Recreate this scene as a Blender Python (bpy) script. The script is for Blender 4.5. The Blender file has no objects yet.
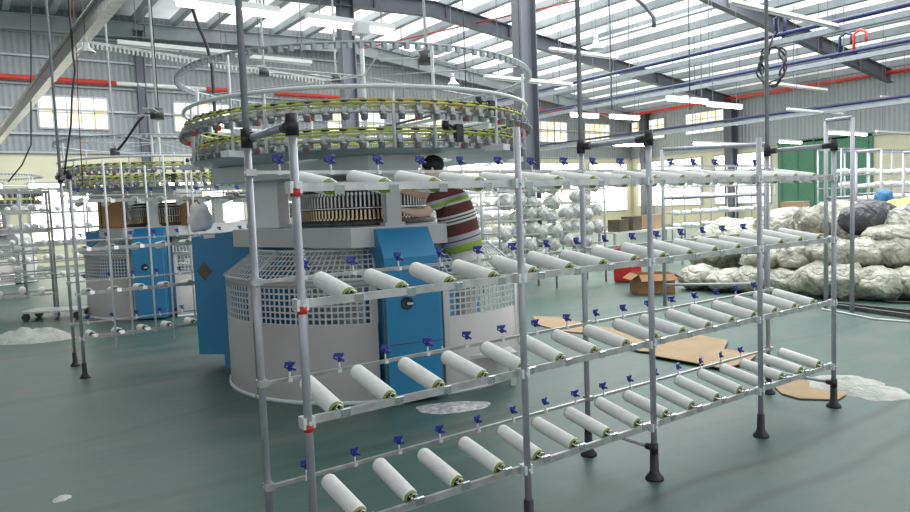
import bpy, math, random
from mathutils import Vector, Matrix, noise
random.seed(7)
PI = math.pi
R = math.radians
col = bpy.context.scene.collection
sc = bpy.context.scene

# ---------------------------------------------------------------- camera
FPX, PITCH, YAW, ROLL, CH = 689.77, .0734, .6162, -.0394, 1.6
cyw, syw, cpt, spt = math.cos(YAW), math.sin(YAW), math.cos(PITCH), math.sin(PITCH)
FW = Vector((syw*cpt, cyw*cpt, -spt))
_r = Vector((cyw, -syw, 0)); _u = _r.cross(FW)
RT = math.cos(ROLL)*_r + math.sin(ROLL)*_u
UP = -math.sin(ROLL)*_r + math.cos(ROLL)*_u
cd = bpy.data.cameras.new('camera'); cam = bpy.data.objects.new('camera', cd); col.objects.link(cam)
cd.sensor_width = 36; cd.lens = FPX/910*36; cd.clip_end = 300; cd.clip_start = .05
cam.matrix_world = Matrix(((RT.x, UP.x, -FW.x, 0), (RT.y, UP.y, -FW.y, 0), (RT.z, UP.z, -FW.z, CH), (0, 0, 0, 1)))
sc.camera = cam

def at(px, py, X=None, Y=None, Z=None, D=None):
    """survey helper: where the sight line through a photo point meets a known plane"""
    d = FW + RT*((px-455)/FPX) + UP*((256-py)/FPX)
    if X is not None: t = X/d.x
    elif Y is not None: t = Y/d.y
    elif Z is not None: t = (Z-CH)/d.z
    else: t = D
    return Vector((0, 0, CH)) + d*t

# ---------------------------------------------------------------- materials
def nodes(name):
    m = bpy.data.materials.new(name); m.use_nodes = True
    nt = m.node_tree; b = nt.nodes['Principled BSDF']
    return m, nt, b

def mat(name, c, rough=.5, metal=0., var=.12, scale=8., bump=0., bscale=40., emit=0., trans=0., alpha=1., spec=.5, coat=0.):
    m, nt, b = nodes(name)
    b.inputs['Roughness'].default_value = rough
    b.inputs['Metallic'].default_value = metal
    b.inputs['Specular IOR Level'].default_value = spec
    b.inputs['Coat Weight'].default_value = coat
    tc = nt.nodes.new('ShaderNodeTexCoord')
    nz = nt.nodes.new('ShaderNodeTexNoise'); nz.inputs['Scale'].default_value = scale; nz.inputs['Detail'].default_value = 4
    nt.links.new(tc.outputs['Object'], nz.inputs['Vector'])
    cr = nt.nodes.new('ShaderNodeValToRGB')
    cr.color_ramp.elements[0].position = .3; cr.color_ramp.elements[1].position = .7
    cr.color_ramp.elements[0].color = (*[max(0, v*(1-var)) for v in c], 1)
    cr.color_ramp.elements[1].color = (*[min(1, v*(1+var)) for v in c], 1)
    nt.links.new(nz.outputs['Fac'], cr.inputs['Fac'])
    nt.links.new(cr.outputs['Color'], b.inputs['Base Color'])
    if bump:
        n2 = nt.nodes.new('ShaderNodeTexNoise'); n2.inputs['Scale'].default_value = bscale; n2.inputs['Detail'].default_value = 5
        nt.links.new(tc.outputs['Object'], n2.inputs['Vector'])
        bp = nt.nodes.new('ShaderNodeBump'); bp.inputs['Strength'].default_value = bump; bp.inputs['Distance'].default_value = .02
        nt.links.new(n2.outputs['Fac'], bp.inputs['Height']); nt.links.new(bp.outputs['Normal'], b.inputs['Normal'])
    if emit:
        nt.links.new(cr.outputs['Color'], b.inputs['Emission Color']); b.inputs['Emission Strength'].default_value = emit
    if trans: b.inputs['Transmission Weight'].default_value = trans
    if alpha < 1: b.inputs['Alpha'].default_value = alpha
    return m

M = {}
M['galv'] = mat('galvanised steel', (.5, .5, .49), .36, .6, .22, 14)
M['post'] = mat('grey tube', (.42, .42, .46), .36, .35, .1, 10)
M['chrome'] = mat('bright metal', (.8, .8, .8), .2, .9, .05, 10)
M['zinc'] = mat('zinc clamp', (.75, .78, .78), .4, .3, .06, 10)
M['black'] = mat('black plastic', (.025, .022, .028), .4, 0, .2, 20)
M['dark'] = mat('dark metal', (.09, .09, .09), .5, .3, .3, 20)
M['yarn'] = mat('white yarn', (.93, .92, .9), .85, 0, .03, 30, .25, 260)
M['green'] = mat('green tube', (.3, .36, .08), .5, 0, .25, 40)
M['blueplastic'] = mat('blue plastic', (.02, .035, .28), .35, 0, .2, 60)
M['whitestem'] = mat('white ceramic', (.85, .85, .85), .4, 0, .03)
M['red'] = mat('red', (.6, .03, .03), .5, 0, .1)
M['mblue'] = mat('machine blue', (.02, .21, .42), .38, 0, .12, 1.5)
M['mgrey'] = mat('machine grey', (.56, .56, .55), .45, 0, .05, 3)
M['mwhite'] = mat('machine white', (.72, .73, .74), .4, 0, .04, 3)
M['guard'] = mat('guard grey', (.42, .40, .39), .5, 0, .05, 2)
M['guardlt'] = mat('guard lattice', (.55, .55, .55), .45, 0, .05, 2)
M['paleblue'] = mat('pale blue underside', (.46, .54, .58), .4, .2, .12, 4)
M['belt'] = mat('lime belt', (.5, .55, .13), .5, 0, .3, 9)
M['feeder'] = mat('feeder grey', (.36, .36, .37), .35, .5, .3, 30)
M['gold'] = mat('needle brass', (.55, .46, .3), .3, .7, .2, 60)
M['comb'] = mat('needle comb', (.12, .11, .11), .35, .6, .3, 60)
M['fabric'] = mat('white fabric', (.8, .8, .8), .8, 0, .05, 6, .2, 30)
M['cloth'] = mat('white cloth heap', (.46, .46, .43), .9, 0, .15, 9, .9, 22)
M['card'] = mat('cardboard', (.38, .27, .16), .85, 0, .1, 3, .1, 30)
M['carton'] = mat('carton', (.34, .18, .08), .85, 0, .12, 4, .1, 30)
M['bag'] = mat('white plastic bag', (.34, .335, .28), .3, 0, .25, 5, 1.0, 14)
M['baggrey'] = mat('grey bag', (.12, .12, .14), .4, 0, .25, 5, .6, 9)
M['bagyellow'] = mat('yellow bag', (.65, .58, .05), .4, 0, .2, 5, .6, 9)
M['bagblue'] = mat('blue bag', (.05, .2, .4), .4, 0, .2, 5, .6, 9)
M['wrap'] = mat('clear plastic wrapped cone', (.5, .51, .49), .2, 0, .4, 16, .8, 24)
M['steel'] = mat('structural steel', (.12, .125, .15), .55, .1, .12, 1.2)
M['steellt'] = mat('light steel', (.42, .45, .47), .5, .3, .12, 1.5)
M['darkred'] = mat('dark red cable', (.2, .02, .02), .5)
M['redpipe'] = mat('red pipe', (.62, .06, .04), .45, 0, .1)
M['bluepipe'] = mat('blue pipe', (.012, .02, .09), .4, 0, .1)
M['tray'] = mat('cable tray', (.25, .28, .31), .5, .3, .08)
M['tube'] = mat('lit tube', (1, 1, 1), .5, 0, 0, emit=14)
M['tubehousing'] = mat('lamp housing', (.8, .8, .78), .5, 0, .04)
M['skin'] = mat('skin', (.88, .6, .46), .55, 0, .06, 12)
M['hair'] = mat('black hair', (.012, .012, .014), .5, 0, .3, 60, .5, 90)
M['trouser'] = mat('pale trousers', (.66, .64, .6), .85, 0, .08, 10, .4, 18)
M['olive'] = mat('olive box', (.1, .085, .05), .8, 0, .2, 4)
M['wood'] = mat('brown wood', (.22, .1, .05), .7, 0, .3, 6)
M['hose'] = mat('black hose', (.02, .02, .025), .5, 0, .1)
M['paper'] = mat('crumpled paper', (.6, .6, .55), .8, 0, .1, 20)

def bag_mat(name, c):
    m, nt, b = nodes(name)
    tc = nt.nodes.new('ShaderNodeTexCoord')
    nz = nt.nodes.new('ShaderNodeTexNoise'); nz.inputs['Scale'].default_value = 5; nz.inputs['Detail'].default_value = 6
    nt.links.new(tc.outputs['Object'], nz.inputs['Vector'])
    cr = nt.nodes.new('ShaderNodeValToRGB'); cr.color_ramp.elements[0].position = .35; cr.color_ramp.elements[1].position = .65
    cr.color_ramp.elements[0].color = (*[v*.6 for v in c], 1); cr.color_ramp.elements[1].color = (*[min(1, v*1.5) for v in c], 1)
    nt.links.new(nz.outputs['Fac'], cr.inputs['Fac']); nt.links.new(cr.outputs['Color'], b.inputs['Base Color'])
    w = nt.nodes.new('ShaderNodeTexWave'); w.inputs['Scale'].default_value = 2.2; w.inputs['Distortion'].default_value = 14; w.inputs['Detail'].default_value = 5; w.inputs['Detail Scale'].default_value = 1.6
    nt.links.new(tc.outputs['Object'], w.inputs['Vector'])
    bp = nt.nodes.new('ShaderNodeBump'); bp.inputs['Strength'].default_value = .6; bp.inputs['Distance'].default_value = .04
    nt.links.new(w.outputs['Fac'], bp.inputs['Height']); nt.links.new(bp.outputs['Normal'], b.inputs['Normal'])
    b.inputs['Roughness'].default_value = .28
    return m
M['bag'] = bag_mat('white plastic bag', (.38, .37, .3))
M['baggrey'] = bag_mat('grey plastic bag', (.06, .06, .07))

def floor_mat():
    m, nt, b = nodes('teal painted concrete')
    tc = nt.nodes.new('ShaderNodeTexCoord')
    mp = nt.nodes.new('ShaderNodeMapping'); mp.inputs['Rotation'].default_value = (0, 0, R(20)); mp.inputs['Scale'].default_value = (.5, 1.3, 1)
    nt.links.new(tc.outputs['Object'], mp.inputs['Vector'])
    a = nt.nodes.new('ShaderNodeTexNoise'); a.inputs['Scale'].default_value = 1.3; a.inputs['Detail'].default_value = 8; a.inputs['Roughness'].default_value = .62
    nt.links.new(mp.outputs['Vector'], a.inputs['Vector'])
    cr = nt.nodes.new('ShaderNodeValToRGB'); e = cr.color_ramp.elements
    e[0].position = .3; e[0].color = (.042, .088, .076, 1)
    e[1].position = .72; e[1].color = (.13, .14, .12, 1)
    k = e.new(.5); k.color = (.062, .118, .1, 1)
    nt.links.new(a.outputs['Fac'], cr.inputs['Fac'])
    # fine mottling and grey worn patches
    n3 = nt.nodes.new('ShaderNodeTexNoise'); n3.inputs['Scale'].default_value = 9; n3.inputs['Detail'].default_value = 6
    nt.links.new(mp.outputs['Vector'], n3.inputs['Vector'])
    m3 = nt.nodes.new('ShaderNodeMapRange'); m3.inputs[3].default_value = .82; m3.inputs[4].default_value = 1.18
    nt.links.new(n3.outputs['Fac'], m3.inputs[0])
    # two trolley tyre marks beside the rack and a few more across the hall
    sp = nt.nodes.new('ShaderNodeSeparateXYZ'); nt.links.new(tc.outputs['Object'], sp.inputs[0])
    n4 = nt.nodes.new('ShaderNodeTexNoise'); n4.inputs['Scale'].default_value = .35; nt.links.new(tc.outputs['Object'], n4.inputs['Vector'])
    prev = m3.outputs[0]
    def M_(op, a, b_, c_=None):
        q = nt.nodes.new('ShaderNodeMath'); q.operation = op
        for i_, v_ in enumerate((a, b_, c_)):
            if v_ is None: continue
            if isinstance(v_, (int, float)): q.inputs[i_].default_value = v_
            else: nt.links.new(v_, q.inputs[i_])
        return q.outputs[0]
    for (yy, slope, ww, dk) in ((2.02, .0, .035, .35), (1.67, .0, .04, .35), (1.0, .02, .04, .25), (3.9, -.03, .05, .2), (5.2, .25, .04, .15), (7.0, -.06, .06, .2), (9.4, .03, .08, .2)):
        yl = M_('MULTIPLY_ADD', sp.outputs['X'], slope, yy)
        yl = M_('MULTIPLY_ADD', n4.outputs['Fac'], .5, yl)
        dd = M_('ABSOLUTE', M_('SUBTRACT', sp.outputs['Y'], yl), 0)
        mr_ = nt.nodes.new('ShaderNodeMapRange'); mr_.inputs[1].default_value = 0; mr_.inputs[2].default_value = ww*2; mr_.inputs[3].default_value = 1-dk; mr_.inputs[4].default_value = 1; mr_.interpolation_type = 'SMOOTHSTEP'
        nt.links.new(dd, mr_.inputs[0]); prev = M_('MULTIPLY', prev, mr_.outputs[0])
    mx = nt.nodes.new('ShaderNodeMix'); mx.data_type = 'RGBA'; mx.blend_type = 'MULTIPLY'; mx.inputs[0].default_value = 1
    cb = nt.nodes.new('ShaderNodeCombineColor')
    for i_ in range(3): nt.links.new(prev, cb.inputs[i_])
    nt.links.new(cr.outputs['Color'], mx.inputs[6]); nt.links.new(cb.outputs[0], mx.inputs[7])
    nt.links.new(mx.outputs[2], b.inputs['Base Color'])
    rr = nt.nodes.new('ShaderNodeMapRange'); rr.inputs[3].default_value = .32; rr.inputs[4].default_value = .6
    nt.links.new(a.outputs['Fac'], rr.inputs[0]); nt.links.new(rr.outputs[0], b.inputs['Roughness'])
    b.inputs['Specular IOR Level'].default_value = .35
    return m

def corr_mat(name, c, axis, scale, strength=.9, emit=0, var=.75):
    m, nt, b = nodes(name)
    tc = nt.nodes.new('ShaderNodeTexCoord')
    w = nt.nodes.new('ShaderNodeTexWave'); w.wave_type = 'BANDS'; w.bands_direction = axis; w.inputs['Scale'].default_value = scale
    nt.links.new(tc.outputs['Object'], w.inputs['Vector'])
    cr = nt.nodes.new('ShaderNodeValToRGB'); cr.color_ramp.elements[0].color = (*[v*var for v in c], 1); cr.color_ramp.elements[1].color = (*c, 1)
    nt.links.new(w.outputs['Fac'], cr.inputs['Fac']); nt.links.new(cr.outputs['Color'], b.inputs['Base Color'])
    bp = nt.nodes.new('ShaderNodeBump'); bp.inputs['Strength'].default_value = strength; bp.inputs['Distance'].default_value = .05
    nt.links.new(w.outputs['Fac'], bp.inputs['Height']); nt.links.new(bp.outputs['Normal'], b.inputs['Normal'])
    b.inputs['Roughness'].default_value = .5
    if emit:
        nt.links.new(cr.outputs['Color'], b.inputs['Emission Color']); b.inputs['Emission Strength'].default_value = emit
    return m

def roof_mat():
    """grey sheets with translucent fibreglass sheets let in between (daylight comes through those)"""
    m, nt, b = nodes('roof sheeting')
    tc = nt.nodes.new('ShaderNodeTexCoord'); sp = nt.nodes.new('ShaderNodeSeparateXYZ')
    nt.links.new(tc.outputs['Object'], sp.inputs[0])
    b.inputs['Base Color'].default_value = (.34, .36, .38, 1); b.inputs['Roughness'].default_value = .6
    # more skylight sheets on the slope beyond the ridge
    rx = nt.nodes.new('ShaderNodeMapRange'); rx.inputs[1].default_value = 5; rx.inputs[2].default_value = 12; rx.inputs[3].default_value = 0; rx.inputs[4].default_value = 1
    nt.links.new(sp.outputs['X'], rx.inputs[0])
    r2 = nt.nodes.new('ShaderNodeMapRange'); r2.inputs[1].default_value = 31; r2.inputs[2].default_value = 22; r2.inputs[3].default_value = .35; r2.inputs[4].default_value = 1
    nt.links.new(sp.outputs['X'], r2.inputs[0])
    n = nt.nodes.new('ShaderNodeTexNoise'); n.inputs['Scale'].default_value = .25; n.inputs['Detail'].default_value = 3
    nt.links.new(tc.outputs['Object'], n.inputs['Vector'])
    cr = nt.nodes.new('ShaderNodeMapRange'); cr.inputs[1].default_value = .32; cr.inputs[2].default_value = .6; cr.inputs[3].default_value = .3; cr.inputs[4].default_value = 1
    nt.links.new(n.outputs['Fac'], cr.inputs[0])
    a = nt.nodes.new('ShaderNodeMath'); a.operation = 'MULTIPLY'; nt.links.new(rx.outputs[0], a.inputs[0]); nt.links.new(r2.outputs[0], a.inputs[1])
    c = nt.nodes.new('ShaderNodeMath'); c.operation = 'MULTIPLY'; nt.links.new(a.outputs[0], c.inputs[0]); nt.links.new(cr.outputs[0], c.inputs[1])
    d = nt.nodes.new('ShaderNodeMath'); d.operation = 'MULTIPLY_ADD'; nt.links.new(c.outputs[0], d.inputs[0]); d.inputs[1].default_value = ROOF_E; d.inputs[2].default_value = .03
    nt.links.new(d.outputs[0], b.inputs['Emission Strength'])
    b.inputs['Emission Color'].default_value = (.97, 1, 1, 1)
    return m
ROOF_E = 2.6

def window_mat(name, strength, tint=(1, .97, .72)):
    m, nt, b = nodes(name)
    tc = nt.nodes.new('ShaderNodeTexCoord'); n = nt.nodes.new('ShaderNodeTexNoise'); n.inputs['Scale'].default_value = 2.2; n.inputs['Detail'].default_value = 3
    nt.links.new(tc.outputs['Object'], n.inputs['Vector'])
    cr = nt.nodes.new('ShaderNodeValToRGB'); e = cr.color_ramp.elements
    e[0].position = .42; e[0].color = (tint[0]*.85, tint[1]*.75, tint[2]*.45, 1); e[1].position = .55; e[1].color = (1, 1, .94, 1)
    nt.links.new(n.outputs['Fac'], cr.inputs['Fac']); nt.links.new(cr.outputs['Color'], b.inputs['Emission Color'])
    b.inputs['Emission Strength'].default_value = strength; b.inputs['Base Color'].default_value = (.5, .5, .5, 1)
    return m

def shirt_mat(axis, origin):
    """striped polo shirt: bands along the torso axis"""
    m, nt, b = nodes('striped shirt')
    g = nt.nodes.new('ShaderNodeTexCoord')
    sub = nt.nodes.new('ShaderNodeVectorMath'); sub.operation = 'SUBTRACT'; sub.inputs[1].default_value = origin
    nt.links.new(g.outputs['Object'], sub.inputs[0])
    dt = nt.nodes.new('ShaderNodeVectorMath'); dt.operation = 'DOT_PRODUCT'; dt.inputs[1].default_value = axis
    nt.links.new(sub.outputs[0], dt.inputs[0])
    mr = nt.nodes.new('ShaderNodeMapRange'); mr.inputs[1].default_value = 0; mr.inputs[2].default_value = .66
    nt.links.new(dt.outputs['Value'], mr.inputs[0])
    cr = nt.nodes.new('ShaderNodeValToRGB'); cr.color_ramp.interpolation = 'CONSTANT'
    mar, gry, grn, wh, dk = (.11, .03, .028, 1), (.42, .4, .44, 1), (.28, .42, .06, 1), (.6, .6, .55, 1), (.05, .05, .06, 1)
    bands = [(0, gry), (.07, grn), (.17, gry), (.22, dk), (.235, gry), (.3, mar), (.45, wh), (.48, dk), (.5, wh), (.52, dk), (.54, wh), (.57, mar), (.7, wh), (.73, grn), (.78, gry), (.82, mar), (.95, gry)]
    el = cr.color_ramp.elements; el[0].position = 0; el[0].color = bands[0][1]; el[1].position = bands[1][0]; el[1].color = bands[1][1]
    for p, c in bands[2:]: k = el.new(p); k.color = c
    nt.links.new(mr.outputs[0], cr.inputs['Fac']); nt.links.new(cr.outputs['Color'], b.inputs['Base Color'])
    b.inputs['Roughness'].default_value = .85
    return m

# ---------------------------------------------------------------- mesh helpers
class MB:
    def __init__(s): s.v = []; s.f = []; s.sm = []
    def add(s, vs, fs, smooth=False, mtx=None):
        o = len(s.v)
        s.v += [tuple(mtx @ Vector(v)) if mtx else tuple(v) for v in vs]
        s.f += [tuple(o+i for i in f) for f in fs]; s.sm += [smooth]*len(fs)
        return s
    def box(s, c, d, m=None, ax=None):
        x, y, z = d[0]/2, d[1]/2, d[2]/2
        vs = [Vector((i*x, j*y, k*z)) for i in (-1, 1) for j in (-1, 1) for k in (-1, 1)]
        if ax is not None: vs = [Matrix.Rotation(ax, 3, 'Z') @ v for v in vs]
        vs = [v+Vector(c) for v in vs]
        return s.add(vs, [(0, 1, 3, 2), (4, 6, 7, 5), (0, 4, 5, 1), (2, 3, 7, 6), (0, 2, 6, 4), (1, 5, 7, 3)], False, m)
    def bar(s, p, q, w, h, up=(0, 0, 1)):
        p, q = Vector(p), Vector(q); d = (q-p).normalized(); upv = Vector(up)
        sd = d.cross(upv)
        if sd.length < 1e-4: sd = d.cross(Vector((1, 0, 0)))
        sd.normalize(); u2 = sd.cross(d)
        vs = [c+sd*(i*w/2)+u2*(j*h/2) for c in (p, q) for i in (-1, 1) for j in (-1, 1)]
        return s.add(vs, [(0, 2, 3, 1), (4, 5, 7, 6), (0, 1, 5, 4), (2, 6, 7, 3), (0, 4, 6, 2), (1, 3, 7, 5)])
    def cyl(s, p, q, r, r2=None, n=12, cap=True, smooth=True):
        p, q = Vector(p), Vector(q); r2 = r if r2 is None else r2
        d = (q-p).normalized(); a = d.orthogonal().normalized(); b = d.cross(a)
        vs = []
        for c, rr in ((p, r), (q, r2)):
            for i in range(n):
                t = 2*PI*i/n; vs.append(c+(a*math.cos(t)+b*math.sin(t))*rr)
        s.add(vs, [(i, (i+1) % n, n+(i+1) % n, n+i) for i in range(n)], smooth)
        if cap:
            o = len(s.v)-2*n
            s.f += [tuple(o+i for i in reversed(range(n))), tuple(o+n+i for i in range(n))]; s.sm += [False, False]
        return s
    def tube(s, pts, r, n=8, closed=False):
        P = [Vector(p) for p in pts]; L = len(P); rings = []
        nrm = None
        for i in range(L):
            if closed: d = P[(i+1) % L]-P[i-1]
            else: d = P[min(i+1, L-1)]-P[max(i-1, 0)]
            d.normalize()
            nrm = d.orthogonal().normalized() if nrm is None else (nrm-d*nrm.dot(d)).normalized()
            b = d.cross(nrm)
            rings.append([P[i]+(nrm*math.cos(2*PI*k/n)+b*math.sin(2*PI*k/n))*r for k in range(n)])
        vs = [v for rg in rings for v in rg]; fs = []
        for i in range(L if closed else L-1):
            j = (i+1) % L
            fs += [(i*n+k, i*n+(k+1) % n, j*n+(k+1) % n, j*n+k) for k in range(n)]
        if not closed: fs += [tuple(reversed(range(n))), tuple((L-1)*n+k for k in range(n))]
        return s.add(vs, fs, True)
    def torus(s, c, rad, r, n=72, m=8):
        c = Vector(c)
        return s.tube([c+Vector((rad*math.cos(2*PI*i/n), rad*math.sin(2*PI*i/n), 0)) for i in range(n)], r, m, True)
    def lathe(s, prof, c=(0, 0, 0), n=32, a0=0, a1=2*PI, mtx=None, smooth=True):
        full = abs(a1-a0-2*PI) < 1e-6; k = n if full else n+1; c = Vector(c)
        vs = [c+Vector((r*math.cos(a0+(a1-a0)*i/n), r*math.sin(a0+(a1-a0)*i/n), z)) for i in range(k) for r, z in prof]
        L = len(prof); fs = []
        for i in range(n):
            j = (i+1) % k
            fs += [(i*L+q, j*L+q, j*L+q+1, i*L+q+1) for q in range(L-1)]
        return s.add(vs, fs, smooth, mtx)
    def prism(s, poly, z0, z1, mtx=None):
        n = len(poly); vs = [(x, y, z0) for x, y in poly]+[(x, y, z1) for x, y in poly]
        return s.add(vs, [tuple(reversed(range(n))), tuple(range(n, 2*n))]+[(i, (i+1) % n, n+(i+1) % n, n+i) for i in range(n)], False, mtx)
    def ball(s, c, r, sc_=(1, 1, 1), n=10, fn=None, mtx=None):
        c = Vector(c); vs = []; fs = []; m_ = n*2
        for i in range(n+1):
            th = PI*i/n
            for j in range(m_):
                ph = 2*PI*j/m_
                d = Vector((math.sin(th)*math.cos(ph), math.sin(th)*math.sin(ph), math.cos(th)))
                k = fn(d) if fn else 1
                vs.append(c+Vector((d.x*sc_[0], d.y*sc_[1], d.z*sc_[2]))*r*k)
        for i in range(n):
            fs += [(i*m_+j, (i+1)*m_+j, (i+1)*m_+(j+1) % m_, i*m_+(j+1) % m_) for j in range(m_)]
        return s.add(vs, fs, True, mtx)
    def build(s, name, m, parent=None, loc=None):
        me = bpy.data.meshes.new(name); me.from_pydata(s.v, [], s.f)
        me.polygons.foreach_set('use_smooth', s.sm); me.materials.append(m); me.update()
        o = bpy.data.objects.new(name, me); col.objects.link(o)
        if parent: o.parent = parent
        if loc: o.location = loc
        return o

def tag(o, label, cat, group=None, kind=None):
    o['label'] = label; o['category'] = cat
    if group: o['group'] = group
    if kind: o['kind'] = kind
    return o
def empty(name, loc, rz=0):
    o = bpy.data.objects.new(name, None); o.location = loc; o.rotation_euler = (0, 0, rz); o.empty_display_size = .1
    col.objects.link(o); return o
KIDS = {}
def copy_tree(o, parent=None):
    c = o.copy(); col.objects.link(c)
    if parent: c.parent = parent
    for ch in list(o.children): copy_tree(ch, c)
    return c
def struct(mb, name, m):
    o = mb.build(name, m); o['kind'] = 'structure'; return o
ORD = ['first', 'second', 'third', 'fourth', 'fifth', 'sixth', 'seventh', 'eighth', 'ninth', 'tenth', 'eleventh', 'twelfth', 'thirteenth', 'fourteenth', 'fifteenth', 'sixteenth', 'seventeenth', 'eighteenth', 'nineteenth', 'twentieth']

# ================================================================ SETTING
WY, WX = 28.1, 33.3          # back wall and right wall planes
XL = -9.
def roofz(x): return 6.95+.127*(WX-x) if x > 14.5 else 6.95+.127*(WX-14.5)-.03*(14.5-x)
# floor
struct(MB().add([(-30, -12, 0), (WX+.2, -12, 0), (WX+.2, WY+.2, 0), (-30, WY+.2, 0)], [(0, 1, 2, 3)]), 'floor', floor_mat())
# walls: corrugated steel above, cream plaster below
CW = 3.95
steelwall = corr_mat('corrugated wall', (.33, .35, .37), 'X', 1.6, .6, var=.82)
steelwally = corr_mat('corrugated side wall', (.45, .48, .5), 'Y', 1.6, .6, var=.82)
cream = mat('cream plaster', (.72, .69, .5), .8, 0, .06, 2)
wb = MB().add([(-30, WY, CW), (WX, WY, CW), (WX, WY, 7), (14.5, WY, 9.45), (-30, WY, 8.3)], [(0, 1, 2, 3, 4)])
o = struct(wb, 'wall_back', steelwall)
lo = MB().box(((WX-30)/2, WY+.1, CW/2), (WX+30, .2, CW)).build('wall_lower', cream, o)
o2 = struct(MB().add([(WX, -12, CW), (WX, WY, CW), (WX, WY, 7), (WX, -12, 7)], [(0, 1, 2, 3)]), 'wall_right', steelwally)
MB().box((WX+.1, (WY-12)/2, CW/2), (.2, WY+12, CW)).build('wall_lower', cream, o2)
# girts (horizontal rails) of the back wall, sill ledge
g = MB()
for z in (4.0, 4.65, 5.5, 6.35, 7.3, 8.1): g.box(((WX-26)/2, WY-.06, z), (WX+26, .08, .07))
g.build('girt', M['steellt'], o)
g = MB()
for z in (4.0, 5.4, 6.6): g.box((WX-.06, (WY-12)/2, z), (.08, WY+12, .08))
g.build('girt', M['steellt'], o2)
# ceiling
rb = MB().add([(-30, -12, roofz(-30)), (14.5, -12, roofz(14.5)), (14.5, WY, roofz(14.5)), (-30, WY, roofz(-30)),
               (WX, -12, roofz(WX)), (WX, WY, roofz(WX))], [(0, 1, 2, 3), (1, 4, 5, 2)])
ceil = struct(rb, 'ceiling', roof_mat())
pl = MB()
x = -20.
while x < WX:
    z = roofz(x)-.16
    pl.box((x, (WY-12)/2, z), (.09, WY+12, .26)); pl.box((x+.07, (WY-12)/2, z-.13), (.2, WY+12, .02)); x += 1.35
pl.build('purlin', M['steellt'], ceil)
# steel frames
def rafter(y, lab):
    w = MB()
    for xa, xb in ((14.5, WX-.3), (-20, 14.5)):
        za, zb = roofz(xa)-.3, roofz(xb)-.3
        for (dz, hh, ww) in ((-.3, .5, .02), (-.05, .03, .26), (-.56, .03, .26)):
            w.bar((xa, y, za+dz), (xb, y, zb+dz), ww, hh)
    k = -18
    while k < WX-1:
        w.box((k, y, roofz(k)-.6), (.02, .22, .5)); k += 3
    tag(w.build('roof_rafter', M['steellt' if y > 27 else 'steel']), lab, 'beam')
rafter(21.2, 'long grey steel rafter under the bright skylights, behind the big column')
rafter(13.6, 'grey steel rafter in the upper right corner above the blue air pipe')
rafter(27.8, 'grey steel end rafter along the top of the far corrugated wall')
def column(x, y, w, lab, top=None, rot=0):
    t = top or roofz(x)-.6
    b = MB()
    b.box((x, y, t/2), (.03, w*.9, t) if rot else (w*.9, .03, t))
    for s in (-1, 1):
        if rot: b.box((x, y+s*w*.45, t/2), (w*.7, .03, t))
        else: b.box((x+s*w*.45, y, t/2), (.03, w*.7, t))
    b.box((x, y, .02), (w*1.1, w*1.1, .04))
    b.box((x, y, t-.02), (w*1.2, w*.9, .04))
    return tag(b.build('steel_column', M['steel']), lab, 'column')
column(12.35, 13.9, .55, 'massive grey steel column beside the near knitting machine, centre of the hall')
column(10.9, 21.2, .52, 'grey steel column seen above the near machine feeder rings, further back')
column(WX-.35, 21.2, .6, 'grey steel wall column at the foot of the skylit rafter', 6.4)
column(WX-.35, 26.8, .5, 'grey steel corner column between the back windows', 6.6)
for cx_, s in ((5.75, 'between the two left yellow windows'), (-2, 'hidden at the far left edge')):
    if cx_ > 0: column(cx_, WY-.3, .3, 'slim grey wall column on the corrugated wall '+s)
# windows
wm = window_mat('window glow', 1.15)
wmb = window_mat('bright opening', 4.5, (1, 1, 1.0))
wn = [0]
def window(p0, p1, axis, m, nx=4, nz=2, bars=True):
    wn[0] += 1
    (a0, z0), (a1, z1) = p0, p1
    f = MB()
    off = -.03
    def P(a, d, z): return (a, WY+d, z) if axis == 'b' else (WX+d, a, z)
    w = .06
    for z in (z0, z1): f.bar(P(a0, off, z), P(a1, off, z), w, w)
    for a in (a0, a1): f.bar(P(a, off, z0), P(a, off, z1), w, w)
    if bars:
        for i in range(1, nx): f.bar(P(a0+(a1-a0)*i/nx, off, z0), P(a0+(a1-a0)*i/nx, off, z1), .035, .035)
        for i in range(1, nz): f.bar(P(a0, off, z0+(z1-z0)*i/nz), P(a1, off, z0+(z1-z0)*i/nz), .035, .035)
    fr = struct(f, 'window_%d' % wn[0], M['steellt'])
    pn = MB().add([P(a0, -.02, z0), P(a1, -.02, z0), P(a1, -.02, z1), P(a0, -.02, z1)], [(0, 1, 2, 3)])
    pn.build('pane', m, fr)
for a in ((2.4, 4.6), (6.9, 9.2), (13.3, 16.2), (17.0, 19.4), (25.4, 27.9), (29.3, 31.4)):
    window((a[0], 4.85), (a[1], 5.98), 'b', wm, 5, 2)
for a in ((25.6, 28.0), (21.8, 24.2)): window((a[0], 5.0), (a[1], 6.15), 'r', wm, 5, 3)
for a in ((-2.5, 1.2), (1.9, 4.4), (6.1, 9.4), (10.5, 14.), (15., 19.), (19.6, 24.4), (25.2, 29.), (29.6, 32.8)):
    window((a[0], .9), (a[1], 2.95 if a[0] < 14.5 else 3.7), 'b', wmb, 4, 3)
for a in ((23.2, 27.6), (19.2, 22.4)): window((a[0], 1.1), (a[1], 3.7), 'r', wmb, 4, 3)
for a in ((8.0, 12.3), (3, 7)): window((a[0], .9), (a[1], 1.7), 'r', wmb, 4, 2)
# green sliding door on the right wall
dg = MB().box((WX-.06, 16.6, 2.05), (.08, 4.4, 4.1))
for i in range(6): dg.box((WX-.12, 14.6+i*.8, 2.05), (.05, .06, 4.1))
dob = struct(dg, 'door_1', mat('green door', (.09, .25, .16), .6, 0, .08))

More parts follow.
